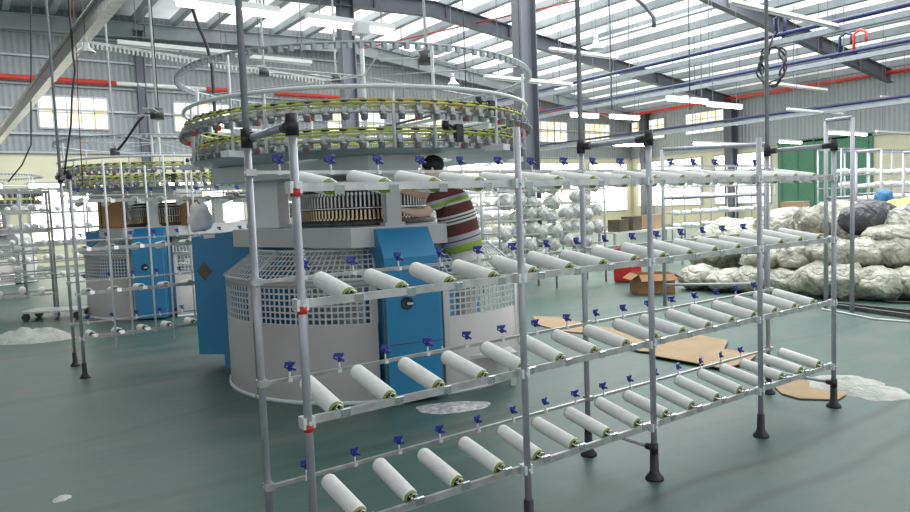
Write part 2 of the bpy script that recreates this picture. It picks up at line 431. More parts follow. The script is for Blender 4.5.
# pipes along the walls
def pipe(name, pts, r, m, lab, cat):
    if name in ('power_cable', 'curved_conduit'):
        q = Vector(pts[0]); pts = [(q.x, q.y, roofz(q.x)-.02)]+list(pts)
    return tag(MB().tube(pts, r, 8).build(name, m), lab, cat)
for a, b, lab in ((-20, 4.9, 'left stretch of red pipe on the far corrugated wall'), (8.1, 9.0, 'short red pipe piece on the far wall above the second window'), (10.9, 33, 'long red pipe on the back wall behind the feeder rings')):
    pipe('red_pipe', [(a, WY-.3, 6.5), (b, WY-.3, 6.5)], .09, M['redpipe'], lab, 'pipe')
pipe('white_pipe', [(4.9, WY-.3, 6.5), (8.1, WY-.3, 6.5)], .08, M['tubehousing'], 'pale pipe joining the red pipes on the far left wall', 'pipe')
pipe('red_pipe', [(WX-.8, WY-.4, 6.5), (WX-.8, -3, 6.5)], .09, M['redpipe'], 'long red pipe running along the right side wall', 'pipe')
pipe('red_conduit', [(14.9, 28, 8.7), (19, 10, 8.1), (24, -2, 7.5)], .03, M['redpipe'], 'thin red conduit crossing below the skylights', 'pipe')
# service trays
def tray(x, z, y0, y1, lab):
    e = empty('service_run', (x, (y0+y1)/2, z))
    tag(e, lab, 'pipe')
    MB().tube([(0, y0-(y0+y1)/2, .17), (0, y1-(y0+y1)/2, .17)], .05, 8).build('air_pipe', M['bluepipe'], e)
    b = MB().box((0, 0, 0), (.14, y1-y0, .12)); b.build('cable_tray', M['tray'], e)
    h = MB()
    yy = y0+1
    while yy < y1: h.bar((0, yy-(y0+y1)/2, .05), (0, yy-(y0+y1)/2, roofz(x)-z-.1), .02, .02); yy += 4
    h.build('hanger_rod', M['steel'], e)
tray(15.4, 5.0, -4, 27, 'blue air pipe over a grey tray, upper one crossing the right half')
tray(19.1, 5.0, -4, 27, 'blue air pipe over a grey tray, middle one crossing the right half')
tray(24.0, 4.25, -4, 27, 'thin blue air pipe and tray, lowest one at far right')
# coiled hose hanging from upper blue pipe
hp = []
for i in range(90):
    t = i/90*2*PI*3; rr = .38+.05*math.sin(i*.37)
    hp.append((15.3+.1*math.sin(i*.9), 8.78+rr*.8*math.cos(t), 4.48+rr*1.08*math.sin(t)))
hp.append((15.35, 8.72, 5.25))
pipe('hose_coil', hp, .022, M['hose'], 'black air hose coiled in a loop hanging from the upper blue pipe', 'hose')
hk = [(15.4, 8.72, 5.17), (15.4, 8.78, 5.55), (15.4, 8.6, 5.6), (15.4, 8.52, 5.4), (15.4, 8.6, 4.95)]
pipe('pipe_hook', hk, .035, M['bluepipe'], 'blue gooseneck outlet above the coiled black hose', 'pipe')
for yy, m_, l in ((9.1, 'bluepipe', 'blue gooseneck outlet on the middle air pipe'), (8.75, 'redpipe', 'red gooseneck outlet on the middle air pipe')):
    pipe('pipe_hook', [(19.1, yy, 5.15), (19.1, yy, 5.6), (19.1, yy-.15, 5.68), (19.1, yy-.3, 5.6), (19.1, yy-.3, 5.35)], .04, M[m_], l, 'pipe')

# tube lamps
def tube_lamp(p, length, lit, lab, rz=0, w=.03, n=1, hang=True):
    e = empty('tube_lamp', p, rz); tag(e, lab, 'lamp')
    MB().box((0, 0, .06), (length, .09, .07)).build('housing', M['tubehousing'], e)
    for i in range(n):
        L = length/n
        MB().cyl((-length/2+L*i+.03, 0, 0), (-length/2+L*(i+1)-.03, 0, 0), w, n=8).build('tube', M['tube'] if lit else M['mgrey'], e)
    if hang:
        h = MB()
        for s in (-.35, .35): h.bar((length*s, 0, .09), (length*s, 0, roofz(p[0])-p[2]-.02), .012, .012)
        h.build('hanger_rod', M['steel'], e)
    return e
tube_lamp((2.72, 8.23, 4.0), 1.22, True, 'bright tube lamp overhead above the near machine, left one', w=.045)
tube_lamp((4.36, 8.3, 4.0), 1.28, True, 'bright tube lamp overhead above the near machine, right one', w=.045)
def lamp_px(a, b, z, lit, lab, w=.05, n=1):
    A = at(*a, Z=z); B = at(*b, Z=z); c = (A+B)/2; c.z = z
    tube_lamp(c, abs(B.x-A.x), lit, lab, 0, w if lit else .02, n)
lamp_px((569, 115.5), (600, 116.5), 4.2, True, 'lit tube lamp left of a pair, right of the big column')
lamp_px((609, 117), (640, 118.5), 4.2, True, 'lit tube lamp right of a pair, beyond the second rack post')
lamp_px((671, 98), (703, 103), 4.2, True, 'lit tube lamp under the end of the long rafter, left one')
lamp_px((711, 104), (738, 108), 4.2, True, 'lit tube lamp just before the wall column, right one')
lamp_px((778, 142), (803, 142.5), 3.6, True, 'lit tube lamp before the green door, above the rack end connector')
lamp_px((829, 132), (863, 135), 3.6, True, 'lit tube lamp in front of the green door, far right', n=2)
lamp_px((612, 144), (642, 145.5), 3.6, True, 'small lit tube lamp low above the third rack post')
lamp_px((700, 143), (742, 146), 3.6, True, 'small lit tube lamp low between third and fourth rack posts')
lamp_px((731, 4), (842, 30), 5.0, False, 'long unlit pale tube fixture near the top right')
lamp_px((766, 85), (830, 91), 5.0, False, 'unlit pale tube fixture below the coiled hose')
lamp_px((880, 98), (909, 101), 5.0, False, 'unlit pale tube fixture at the right edge, high')
lamp_px((792, 110), (838, 116), 4.2, False, 'unlit pale tube fixture in front of the right wall, low')
lamp_px((884, 132), (909, 136), 3.6, False, 'unlit pale tube fixture at right edge, lower')
lamp_px((490, 77), (566, 88), 4.4, False, 'unlit pale tube fixture crossing the big column')
lamp_px((552, 50), (615, 60), 5.6, False, 'unlit pale tube fixture under the skylights beside the bell lamp')
lamp_px((118, 45), (238, 57), 4.6, False, 'long unlit white fixture upper left before the far wall', n=2)
lamp_px((250, 60), (312, 65), 4.6, False, 'unlit white fixture behind the hanging guide ring')
# bell lamps
def bell(p, lab, s=1):
    e = empty('bell_lamp', p); tag(e, lab, 'lamp')
    MB().lathe([(.03*s, .22*s), (.08*s, .2*s), (.1*s, .08*s), (.24*s, -.05*s), (.25*s, -.07*s), (.22*s, -.06*s), (.06*s, .06*s)], n=20).build('shade', M['zinc'], e)
    MB().cyl((0, 0, .2*s), (0, 0, .38*s), .06*s).build('ballast', M['mgrey'], e)
    MB().bar((0, 0, .36*s), (0, 0, roofz(p[0])-p[2]), .012, .012).build('hanger_rod', M['steel'], e)
bell(at(86, 50, Z=3.9), 'bell shaped metal lamp hanging upper left against the diagonal beam', .5)
bell(at(596, 47, Z=6.), 'bell shaped metal lamp under the skylights right of the column', .9)
bell(at(453, 83, Z=5.), 'small bell lamp left of the big column', .7)
# diagonal beam upper left, near
A = at(-12, 152, Z=3.9); B = at(122, -12, Z=4.3)
bm_ = MB().bar(A, B, .14, .2); bm_.bar(A+Vector((0, 0, .12)), B+Vector((0, 0, .12)), .24, .02)
tag(bm_.build('cable_duct', M['galv']), 'wide galvanised duct slanting across the upper left corner', 'beam')

# ceiling fans
def fan(p, lab, tilt=(0, 0, 0), rod=True, s=1):
    e = empty('ceiling_fan', p); tag(e, lab, 'fan')
    MB().cyl((0, 0, -.07*s), (0, 0, .07*s), .09*s, n=16).build('motor', M['dark'], e)
    for i in range(3):
        a = tilt[2]+i*2*PI/3; ca, sa = math.cos(a), math.sin(a)
        b = MB(); b.bar((ca*.08*s, sa*.08*s, 0), (ca*.2*s, sa*.2*s, 0), .03, .01)
        b.bar((ca*.18*s, sa*.18*s, tilt[0]), (ca*.55*s, sa*.55*s, tilt[1]), .13*s, .008)
        b.build('blade', M['mwhite'], e)
    MB().cyl((0, 0, .06*s), (0, 0, roofz(p[0])-p[2]), .016).build('down_rod', M['mwhite'], e)
fan(at(426, 58, Z=3.35), 'ceiling fan with white blades above the right of the feeder rings', (0, 0, .4))
fan(at(336, 78, Z=3.5), 'small ceiling fan behind the upper guide rings, centre', (0, 0, 1.2), s=.8)
fan(at(264, 72, Z=3.6), 'ceiling fan with white blades left of the tall hanging pole', (0, 0, .1), s=.8)
fan(at(157, 114, Z=3.0), 'dark hubbed ceiling fan between the two left windows', (0, 0, 2.2), s=1)
fan(at(115, 152, Z=2.8), 'pale ceiling fan low over the far left machine', (0, 0, .8), s=.9)
# notched guide rails hanging behind (upper left)
g = MB(); A = at(88, 42, Z=4.4); B = at(326, 80, Z=4.0); g.bar(A, B, .03, .04)
for i in range(60):
    P_ = A.lerp(B, i/60); g.box(P_-Vector((0, 0, .05)), (.03, .03, .08))
tag(g.build('guide_rail', M['galv']), 'thin notched rail slanting across the far wall at upper left', 'rail')
# black hanging cables
pipe('power_cable', [at(186, -12, D=9), at(196, 20, D=9), at(207, 46, D=9), at(212, 66, D=9), at(214, 100, D=9), at(216, 130, D=9), at(217, 172, D=9)], .022, M['hose'], 'thick black cable drooping down left of the tall pole', 'cable')
pipe('power_cable', [at(73, 55, D=10), at(75, 70, D=10), at(72, 95, D=10), at(71, 125, D=10), at(66, 160, D=10), at(64, 180, D=10)], .014, M['hose'], 'thin black cable hanging before the left window', 'cable')
pipe('power_cable', [at(77, 60, D=10.2), at(78, 100, D=10.2), at(80, 140, D=10.2), at(83, 185, D=10.2)], .007, M['darkred'], 'thin dark red cable hanging before the left window', 'cable')
pipe('power_cable', [at(158, 113, D=10), at(146, 114, D=10), at(138, 122, D=10), at(126, 140, D=10), at(118, 150, D=10)], .018, M['hose'], 'black cable curving down left from the dark hubbed fan', 'cable')
pipe('power_cable', [at(31, -8, D=14), at(31, 80, D=14), at(31, 145, D=14), at(22, 165, D=14), at(8, 182, D=14)], .014, M['hose'], 'black cable hanging at the far left then sagging away', 'cable')
for px, yt, yb, D, l in ((520, 0, 60, 16, 'left of the big column'), (466, 0, 90, 14, 'above the feeder rings right'), (612, 0, 110, 16, 'right of the bell lamp'), (690, 0, 110, 15, 'between rack posts three and four')):
    pipe('suspension_wire', (lambda b_: [(b_.x, b_.y, roofz(b_.x)-.02), b_])(at(px, yb, D=D)), .012, M['steel'], 'thin suspension wire hanging '+l, 'wire')
pipe('curved_conduit', [at(630, -6, D=14), at(645, 6, D=14), at(654, 18, D=14), at(654, 27, D=14)], .04, M['steel'], 'short curved dark conduit high under the skylights', 'pipe')

# ================================================================ NEAR CREEL RACK
RY0, RY1 = 2.495, 3.004
PX = [1.036, 2.15, 3.1, 4.187, 5.154]
ZR = [1.692, 1.241, .778, .302]
ZE = [1.785, 1.304, .847, .372]
ZT = 1.955
PITCHB = .2512; BX0 = 1.166

def make_bobbin_proto():
    e = empty('yarn_bobbin', (0, 0, 0))
    rot = Matrix.Rotation(-PI/2, 4, 'X')     # lathe axis z -> +y
    MB().lathe([(.0285, .004), (.034, .004), (.0365, .010), (.037, .15), (.0365, .290), (.034, .297), (.0285, .297)], n=24, mtx=rot).build('yarn_package', M['yarn'], e)
    MB().lathe([(.020, 0), (.0325, 0), (.0328, .010), (.0295, .012), (.0295, .29), (.0328, .29), (.0325, .303), (.021, .303), (.020, .02)], n=24, mtx=rot).build('core_tube', M['green'], e)
    MB().lathe([(.001, .012), (.0205, .012), (.0205, .298), (.001, .298)], n=16, mtx=rot).build('core_shade', M['dark'], e)  # dark solid inside the tube, stands in for its shaded hollow
    return e
bob_used = [False]; bob_proto = make_bobbin_proto()
def bobbin(loc, tilt, label, group, rz=0):
    if bob_used[0]: b = copy_tree(bob_proto)
    else: b = bob_proto; bob_used[0] = True
    b.location = loc; b.rotation_euler = (tilt, 0, rz); tag(b, label, 'bobbin', group); return b

def guide_mesh():
    g = MB(); g.cyl((0, 0, -.004), (0, 0, .03), .004, n=6); g.box((0, 0, -.01), (.018, .024, .016)); return g
def head_mesh():
    h = MB()
    h.box((0, 0, .038), (.014, .014, .022)); h.cyl((-.004, 0, .046), (.02, -.012, .03), .006, n=6)
    h.box((-.008, 0, .058), (.03, .012, .016)); h.tube([(-.02, 0, .06), (-.024, 0, .045), (-.01, 0, .038)], .004, 5); h.cyl((.008, 0, .05), (.02, 0, .064), .006, n=6)
    return h

def make_rack(name, lab, group, PX, Y0, Y1, ZR, ZE, ZT, bx0, nb, ex0, ne, backs, hangers, where, tilt, near=True, tie=True, rods=()):
    ox, oy = PX[0], Y0
    root = empty(name, (ox, oy, 0)); tag(root, lab, 'rack')
    def L(x, y, z): return (x-ox, y-oy, z)
    pr_ = .0168
    def post(x, y, top, hang=None, cap=True):
        p = MB().cyl(L(x, y, .05), L(x, y, top), pr_, n=14).build('post', M['post'], root)
        f = MB().lathe([(.001, 0), (.052, 0), (.05, .012), (.034, .03), (.025, .05), (.024, .15), (.018, .152)], c=L(x, y, 0), n=20); f.build('foot', M['black'], p)
        if hang: MB().cyl(L(x, y, top), L(x, y, hang), pr_*.88, n=10).build('hanger_pole', M['post'], p)
        return p
    for i, x in enumerate(PX):
        post(x, Y0, ZT)
    for i in backs:
        x = PX[i]; post(x, Y1, ZT, roofz(x)-.05 if i in hangers else None)
        # top connector
        def conn(yy, zz, sg, h0, h1, r1, r2, ln):
            c = MB(); c.cyl(L(x, yy, zz-h0), L(x, yy, zz+h1), r1, n=14); c.cyl(L(x, yy, zz), L(x, yy+sg*ln, zz), r2, n=12)
            c.build('corner_connector', M['black'], root)
        conn(Y0, ZT-.03, 1, .04, .042, .026, .023, .075); conn(Y1, ZT-.03, -1, .04, .042, .026, .023, .075)
        MB().cyl(L(x, Y0+.06, ZT-.03), L(x, Y1-.06, ZT-.03), .0165, n=12).build('top_crossbar', M['post'], root)
        if tie:
            conn(Y0, .18, 1, .03, .03, .024, .02, .05); conn(Y1, .18, -1, .03, .03, .024, .02, .05)
            MB().cyl(L(x, Y0+.04, .18), L(x, Y1-.04, .18), .012, n=10).build('bottom_crossbar', M['post'], root)
    XE = PX[-1]+.05
    for (x, y, zt_) in rods: MB().cyl(L(x, y, .25), L(x, y, zt_), .011, n=8).build('upright_rod', M['tubehousing'], root)
    gm = guide_mesh(); hm = head_mesh(); g0 = h0 = s0 = None
    for t, z in enumerate(ZR):
        b = MB(); y = Y0+.02
        b.box(L((PX[0]+XE)/2, y, z), (XE-PX[0]+.03, .006, .032)); b.box(L((PX[0]+XE)/2, y+.006, z+.015), (XE-PX[0]+.03, .014, .004))
        rail = b.build('bobbin_rail', M['galv'], root)
        for x in PX:
            ck = MB(); ck.box(L(x, Y0+.012, z), (.05, .05, .045)); ck.cyl(L(x, Y0-.012, z), L(x, Y0-.026, z), .008, n=6)
            ck.build('rail_clamp', M['zinc'], rail)
        if near: MB().cyl(L(PX[0], Y0, z-.035), L(PX[0], Y0, z-.005), pr_+.003, n=12).build('red_tape', M['red'], rail)
        for k in range(nb):
            x = (bx0[t] if isinstance(bx0, (list, tuple)) else bx0)+k*PITCHB
            if s0 is None:
                s = MB(); s.cyl((0, -.012, 0), (0, .315, 0), .006, n=8); s.box((.028, -.024, -.008), (.042, .01, .036)); s.bar((.0, -.014, 0), (.03, -.02, -.0), .012, .01)
                s.tube([(.012, -.012, .0), (.02, -.016, .02), (.0, -.012, .03), (-.012, -.006, .01)], .003, 5)
                s0 = s.build('spindle', M['chrome'], root); q = s0
            else: q = s0.copy(); col.objects.link(q); q.parent = root
            jt = random.uniform(-.03, .03); jz = random.uniform(-.02, .02)
            tl = (tilt if not callable(tilt) else tilt(t))+jt
            dz = (.0, .008, .012, .024)[t]; p = L(x, Y0+.04, z+dz); q.location = p; q.rotation_euler = (tl, 0, jz)
            d = Vector((-math.sin(jz)*math.cos(tl), math.cos(jz)*math.cos(tl), math.sin(tl)))
            bl = Vector((x, Y0+.04, z+dz))+d*.006
            bobbin(bl, tl, where(t, k), group, jz)
    for t, z in enumerate(ZE):
        b = MB().box(L((PX[0]+PX[-1])/2, Y1-.022, z-.008), (PX[-1]-PX[0]+.06, .018, .016)); rail = b.build('guide_rail', M['galv'], root)
        for i in backs: MB().box(L(PX[i], Y1-.01, z-.008), (.045, .05, .03)).build('rail_clamp', M['galv'], rail)
        e0 = ex0[t] if isinstance(ex0, list) else ex0
        for k in range(ne[t] if isinstance(ne, list) else ne):
            if g0 is None:
                g0 = gm.build('yarn_guide', M['whitestem'], root); h0 = hm.build('guide_eyelet', M['blueplastic'], g0); q = g0
            else: q = copy_tree(g0, root)
            q.location = L(e0+k*PITCHB, Y1-.022, z); q.rotation_euler = (random.uniform(-.08, .08), random.uniform(-.08, .08), random.uniform(-.4, .4))
            q.scale = (1.1, 1.1, 1.1)
    return root
TN = ['top', 'second', 'third', 'bottom']
make_rack('creel_rack', 'long near grey tube rack of four tiers holding white yarn bobbins', 'bobbins on the near rack', PX, RY0, RY1, ZR, ZE, ZT, [1.2, 1.262, 1.178, 1.26], 16, [1.17, 1.26, 1.16, 1.215], [16, 15, 16, 15], (0, 2, 4), (0, 2, 4),
          lambda t, k: 'white yarn bobbin on the %s rail of the near rack, %s from the left' % (TN[t], ORD[k]), lambda t: R([9, 9, 11, 11][t]))
# left creel rack
PX2 = [.89, 3.15]
make_rack('creel_rack', 'smaller grey tube rack standing at left between the two knitting machines', 'bobbins on the left rack', PX2, 7.84, 8.58, [1.79, 1.30, .855, .40], [1.875, 1.38, .93, .47], 2.08, .99, 8, .99+.05, 8, (0, 1), (0,),
          lambda t, k: 'white yarn bobbin on the %s rail of the left rack, %s from the left' % (TN[t], ORD[k]), R(-4), False, False, [(1.2, 7.83, 2.2), (1.5, 8.6, 2.25), (1.78, 7.83, 2.25), (1.75, 8.6, 2.2), (2.06, 7.83, 2.2), (2.2, 8.6, 2.3)])

# ================================================================ KNITTING MACHINES
MC = Vector((3.29, 6.18, 0))
LEGS = [R(-104.5), R(134.5), R(14)]
def tri_poly(apo, rc, wc):
    """triangle plate whose corners are cut off over the legs"""
    pts = []
    for a, rc_, wc_ in sorted(zip(LEGS, rc if isinstance(rc, tuple) else (rc,)*3, wc if isinstance(wc, tuple) else (wc,)*3)):
        rc, wc = rc_, wc_
        d = Vector((math.cos(a), math.sin(a))); n = Vector((-d.y, d.x))
        pts += [tuple(d*rc-n*wc), tuple(d*rc+n*wc)]
    return pts
def lattice(r0, z0, r1, z1, a0, a1, na, nz, w):
    """curved grid of bars between two arcs"""
    g = MB(); seg = max(6, int(na*1.5))
    def P(a, t): r = r0+(r1-r0)*t; return Vector((r*math.cos(a), r*math.sin(a), z0+(z1-z0)*t))
    for i in range(na+1):
        a = a0+(a1-a0)*i/na; g.bar(P(a, 0), P(a, 1), w, .006, up=(math.cos(a), math.sin(a), 0))
    for j in range(nz+1):
        t = j/nz
        for i in range(seg):
            b0, b1 = a0+(a1-a0)*i/seg, a0+(a1-a0)*(i+1)/seg
            g.bar(P(b0, t), P(b1, t), .006, w)
    return g

def guard_panel(a0, a1, root, cx=0, cy=0, rr=1.37):
    """one guard door: solid sheet below, square grid above, leaning grid on top"""
    n = max(4, int((a1-a0)/.1))
    s = MB().lathe([(rr, .03), (rr, .66), (rr-.012, .66), (rr-.012, .03), (rr, .03)], n=n, a0=a0, a1=a1)
    s.lathe([(rr-.01, .97), (rr, .97), (rr, 1.02), (rr-.01, 1.02), (rr-.01, .97)], n=n, a0=a0, a1=a1)
    for a in (a0, a1-.035): s.lathe([(rr+.001, .03), (rr+.001, 1.02), (rr-.014, 1.02), (rr-.014, .03)], n=1, a0=a, a1=a+.035)
    g = s.build('guard_panel', M['guard'], root)
    na = int((a1-a0)*rr/.052)
    lattice(rr-.006, .66, rr-.006, .97, a0, a1, na, 6, .014).build('grid', M['guardlt'], g)
    up_ = lattice(rr, 1.03, rr-.3, 1.25, a0, a1, na, 6, .011)
    for r_, z_ in ((rr, 1.03), (rr-.3, 1.25)):
        up_.tube([(r_*math.cos(a0+(a1-a0)*i/n), r_*math.sin(a0+(a1-a0)*i/n), z_) for i in range(n+1)], .014, 6)
    for a in (a0, a1): up_.cyl((rr*math.cos(a), rr*math.sin(a), 1.03), ((rr-.3)*math.cos(a), (rr-.3)*math.sin(a), 1.25), .014, n=6)
    up_.build('upper_grid', M['guardlt'], g)
    MB().lathe([(rr+.004, .0), (rr+.02, .0), (rr+.02, .03), (rr+.004, .03)], n=n, a0=a0, a1=a1).build('floor_rim', M['mwhite'], g)
    return g

def make_machine(loc, lab, open_door=True, feeders=True, rz0=0):
    root = empty('knitting_machine', loc, rz0); tag(root, lab, 'machine')
    # legs
    for li, a in enumerate(LEGS):
        mt = Matrix.Rotation(a, 4, 'Z')
        prof = [(.8, .03), (1.5, .03), (1.5, 1.2), (1.28, 1.43), (.8, 1.43)]
        w = .225
        v = [(x, -w, z) for x, z in prof]+[(x, w, z) for x, z in prof]
        f = [(0, 1, 2, 3, 4), (9, 8, 7, 6, 5)]+[(i, 5+i, 5+(i+1) % 5, (i+1) % 5) for i in range(5)]
        b = MB().add(v, f, False, mt)
        if li == 1:
            b = MB().add([(x, y_*1., z) for y_ in (-w, w) for x, z in [(.8, .03), (1.5, .03), (1.5, .17), (1.78, .17), (1.78, 1.38), (1.3, 1.43), (.8, 1.43)]],
                         [(0, 1, 2, 3, 4, 5, 6), (13, 12, 11, 10, 9, 8, 7)]+[(i, 7+i, 7+(i+1) % 7, (i+1) % 7) for i in range(7)], False, mt)
        leg = b.build('leg', M['mblue'], root)
        if li == 0:
            # handle recess, seams
            MB().lathe([(.001, 0), (.03, .0), (.042, .008), (.05, .01), (.055, .0)], n=20, mtx=mt @ Matrix.Translation((1.5, -.05, .83)) @ Matrix.Rotation(PI/2, 4, 'Y')).build('handle_recess', M['black'], leg)
            MB().box((1.515, -.03, .825), (.012, .05, .018), m=mt).build('latch', M['chrome'], leg)
            s = MB(); s.box((1.5, 0, .5), (.006, .5, .006), m=mt)
            for yy in (-.25, .25): s.box((1.502, yy, .62), (.012, .008, 1.1), m=mt)
            s.build('seam', M['dark'], leg)
        if li == 1:
            d = Vector((math.cos(a), math.sin(a), 0)); n_ = Vector((-d.y, d.x, 0))
            q = MB(); s_ = .085
            c0 = d*1.66+n_*(w+.004)+Vector((0, 0, 1.03))
            q.add([c0+d*s_, c0+Vector((0, 0, s_*1.2)), c0-d*s_, c0-Vector((0, 0, s_*1.2))], [(0, 1, 2, 3)]); q.build('diamond_sticker', M['dark'], leg)  # flat black diamond sticker
            q = MB(); q.bar(d*1.52+n_*(w+.004)+Vector((0, 0, 1.385)), d*1.64+n_*(w+.004)+Vector((0, 0, 1.38)), .01, .035); q.build('white_tag', M['mwhite'], leg)
    # bed
    MB().prism(tri_poly(0, 1.22, .42), 1.28, 1.44).build('bed_plate', M['mgrey'], root)
    rim = MB().prism(tri_poly(0, 1.225, .425), 1.44, 1.447); rim.build('bed_edge', M['mwhite'], root)
    # base and take-down inside
    MB().lathe([(.001, .1), (1.15, .1), (1.15, .02), (1.15, 0)], n=36).build('base_plate', M['dark'], root)
    td = MB(); td.box((-.45, .1, .7), (.06, .5, 1.1)); td.box((.45, .1, .7), (.06, .5, 1.1)); td.box((0, .1, 1.2), (1, .5, .06)); td.cyl((-.45, -.1, .95), (.45, -.1, .95), .05)
    td.box((0, .1, .18), (1, .6, .12)); td.build('takedown_frame', M['mgrey'], root)
    MB().cyl((-.42, 0, .45), (.42, 0, .45), .22, n=24).build('fabric_roll', M['fabric'], root)
    MB().lathe([(.62, 1.28), (.6, 1.1), (.4, .9), (.12, .78)], n=30).build('fabric_tube', M['fabric'], root)
    # needle cylinder
    MB().lathe([(.5, 1.44), (.7, 1.44), (.7, 1.49), (.64, 1.5), (.6, 1.5), (.6, 1.82), (.55, 1.84), (.001, 1.84)], n=48).build('cylinder', M['dark'], root)
    g = MB(); h = MB()
    for i in range(104):
        a = 2*PI*i/104; mm = Matrix.Rotation(a, 4, 'Z')
        g.box((.625, 0, 1.55), (.03, .016, .09), m=mm); g.box((.64, 0, 1.51), (.05, .022, .015), m=mm)
        h.box((.63, 0, 1.67), (.04, .015, .1), m=mm); h.box((.615, 0, 1.74), (.03, .022, .03), m=mm)
    g.build('needle_blocks', M['gold'], root); h.build('needle_comb', M['galv'], root)
    MB().torus((0, 0, 1.79), .62, .015, 64, 6).torus((0, 0, 1.61), .64, .01, 64, 6).build('cylinder_ring', M['chrome'], root)
    # columns between bed and top frame
    for li, a in enumerate(LEGS):
        mt = Matrix.Rotation(a, 4, 'Z')
        wd = (.13, .27, .16)[li]; rr_ = (1.0, 1.0, .85)[li]
        c = MB().box((rr_, 0, 1.67), (wd, wd, .46), m=mt)
        for zz in (1.46, 1.885): c.box((rr_, 0, zz), (wd+.05, wd+.05, .03), m=mt)
        c.build('column', M['mwhite'] if li == 1 else M['mgrey'], root)
    tf = MB().prism(tri_poly(0, (1.12, 1.4, .5), (.22, .42, .28)), 1.9, 2.05); tf.build('top_frame', M['mgrey'], root)
    # annular disc under the feeders
    MB().lathe([(.9, 2.05), (1.55, 2.062), (1.57, 2.066), (1.57, 2.08), (.9, 2.08), (.9, 2.05)], n=64).build('feeder_plate', M['paleblue'], root)
    # brackets poking out left
    for a in (150, 205, 285, 345):
        mt = Matrix.Rotation(R(a), 4, 'Z'); MB().box((1.66, 0, 2.07), (.2, .09, .05), m=mt).build('bracket', M['mwhite'], root)
    # feeder rings
    levels = ((2.36, 1.61), (2.15, 1.54))
    for z, r in levels:
        MB().torus((0, 0, z-.015), r, .014, 80, 6).build('feeder_rail', M['galv'], root)
        bl = MB(); bl.torus((0, 0, z+.05), r+.02, .011, 80, 5); bl.torus((0, 0, z+.028), r-.02, .011, 80, 5); bl.torus((0, 0, z+.078), r-.01, .01, 80, 5)
        bl.build('drive_belt', M['belt'], root)
    def feeder_mb(mtx=None, small=False):
        f = MB()
        def B(c, d): f.box(c, d, m=mtx)
        B((0, 0, 0), (.1, .034, .03)); B((.035, 0, -.03), (.022, .022, .05))
        f.lathe([(.001, -.075), (.02, -.073), (.021, -.045), (.026, -.04), (.026, -.03), (.001, -.028)], c=(.045, 0, 0), n=8, mtx=mtx)
        B((0, 0, .035), (.014, .014, .09)); B((-.035, .012, -.035), (.02, .03, .05))
        return f
    f0 = None; rl = [None]
    def place_feeders(z, r, lo_, hi_, n_):
        nonlocal f0
        for i in range(lo_, hi_):
            a = LEGS[0]+2*PI*(i+.5)/n_
            if f0 is None:
                f0 = feeder_mb().build('yarn_feeder', M['feeder'], root); q = f0
                w = MB().lathe([(.001, .06), (.028, .06), (.028, .048), (.001, .048)], n=10); w.build('belt_wheel', M['black'], f0)
            else: q = copy_tree(f0, root)
            if i % 3 == 0:
                if rl[0] is None: rl[0] = MB().box((.03, 0, -.06), (.03, .035, .03)).build('stop_light', M['red'], q)
                elif q is not f0: l_ = rl[0].copy(); col.objects.link(l_); l_.parent = q
            q.scale = (1.2, 1.25, 1.15); q.location = (r*math.cos(a), r*math.sin(a), z); q.rotation_euler = (0, 0, a)
    if feeders:
        place_feeders(levels[0][0], levels[0][1], -35, 37, 72)
        place_feeders(levels[1][0], levels[1][1], -14, 14, 68)
        f = MB()
        for i in range(14, 54):
            a = LEGS[0]+2*PI*(i+.5)/68; mt = Matrix.Translation((levels[1][1]*math.cos(a), levels[1][1]*math.sin(a), levels[1][0])) @ Matrix.Rotation(a, 4, 'Z')
            t = feeder_mb(mt); f.add(t.v, t.f)
        q = f.build('yarn_feeder', M['feeder'], root); q['kind'] = 'stuff'
    else:
        f = MB()
        for z, r in levels:
            for i in range(60):
                a = 2*PI*i/60; mt = Matrix.Translation((r*math.cos(a), r*math.sin(a), z)) @ Matrix.Rotation(a, 4, 'Z'); f.box((0, 0, -.02), (.1, .05, .09), m=mt)
        q = f.build('yarn_feeder', M['dark'], root); q['kind'] = 'stuff'
    # belt tensioners
    for z, r, a in ((2.36, 1.6, LEGS[0]+.52), (2.15, 1.55, LEGS[0]+.3)):
        p = Vector((r*math.cos(a), r*math.sin(a), z+.04)); mt = Matrix.Translation(p) @ Matrix.Rotation(a, 4, 'Z')
        b = MB().box((0, 0, .0), (.05, .07, .14), m=mt); b.cyl(p+Vector((0, 0, .03)), p+Vector((-.14, -.02, .07)), .012); b.cyl(p+Vector((-.14, -.02, .03)), p+Vector((-.14, -.02, .09)), .03, n=10)
        b.build('belt_tensioner', M['black'], root)
    # guide rings on poles
    pr2 = MB().torus((0, 0, 2.53), 1.64, .018, 80, 8); rg = pr2.build('guide_ring', M['mwhite'], root)
    for i in range(10):
        a = R(-118+36*i+9); MB().cyl((1.62*math.cos(a), 1.62*math.sin(a), 2.06), (1.62*math.cos(a), 1.62*math.sin(a), 2.55), .014, n=8).build('ring_pole', M['mwhite'], root)
    nt_ = MB().torus((0, 0, 2.85), 1.68, .012, 80, 6)
    for i in range(120):
        a = 2*PI*i/120; nt_.box((1.68*math.cos(a), 1.68*math.sin(a), 2.825), (.035, .035, .04))
    nt_.build('eyelet_ring', M['steellt'], root)
    for i in range(6):
        a = R(-118+60*i+21); MB().cyl((1.62*math.cos(a), 1.62*math.sin(a), 2.06), (1.62*math.cos(a), 1.62*math.sin(a), 2.86), .013, n=8).build('ring_pole', M['mwhite'], root)
    MB().cyl((-.08, -.25, 2.03), (-.08, -.25, 3.3), .02, n=10).build('centre_pole', M['mwhite'], root)
    MB().box((-.08, -.25, 3.3), (.13, .13, .1)).build('dust_fan_motor', M['mwhite'], root)
    sp = MB()
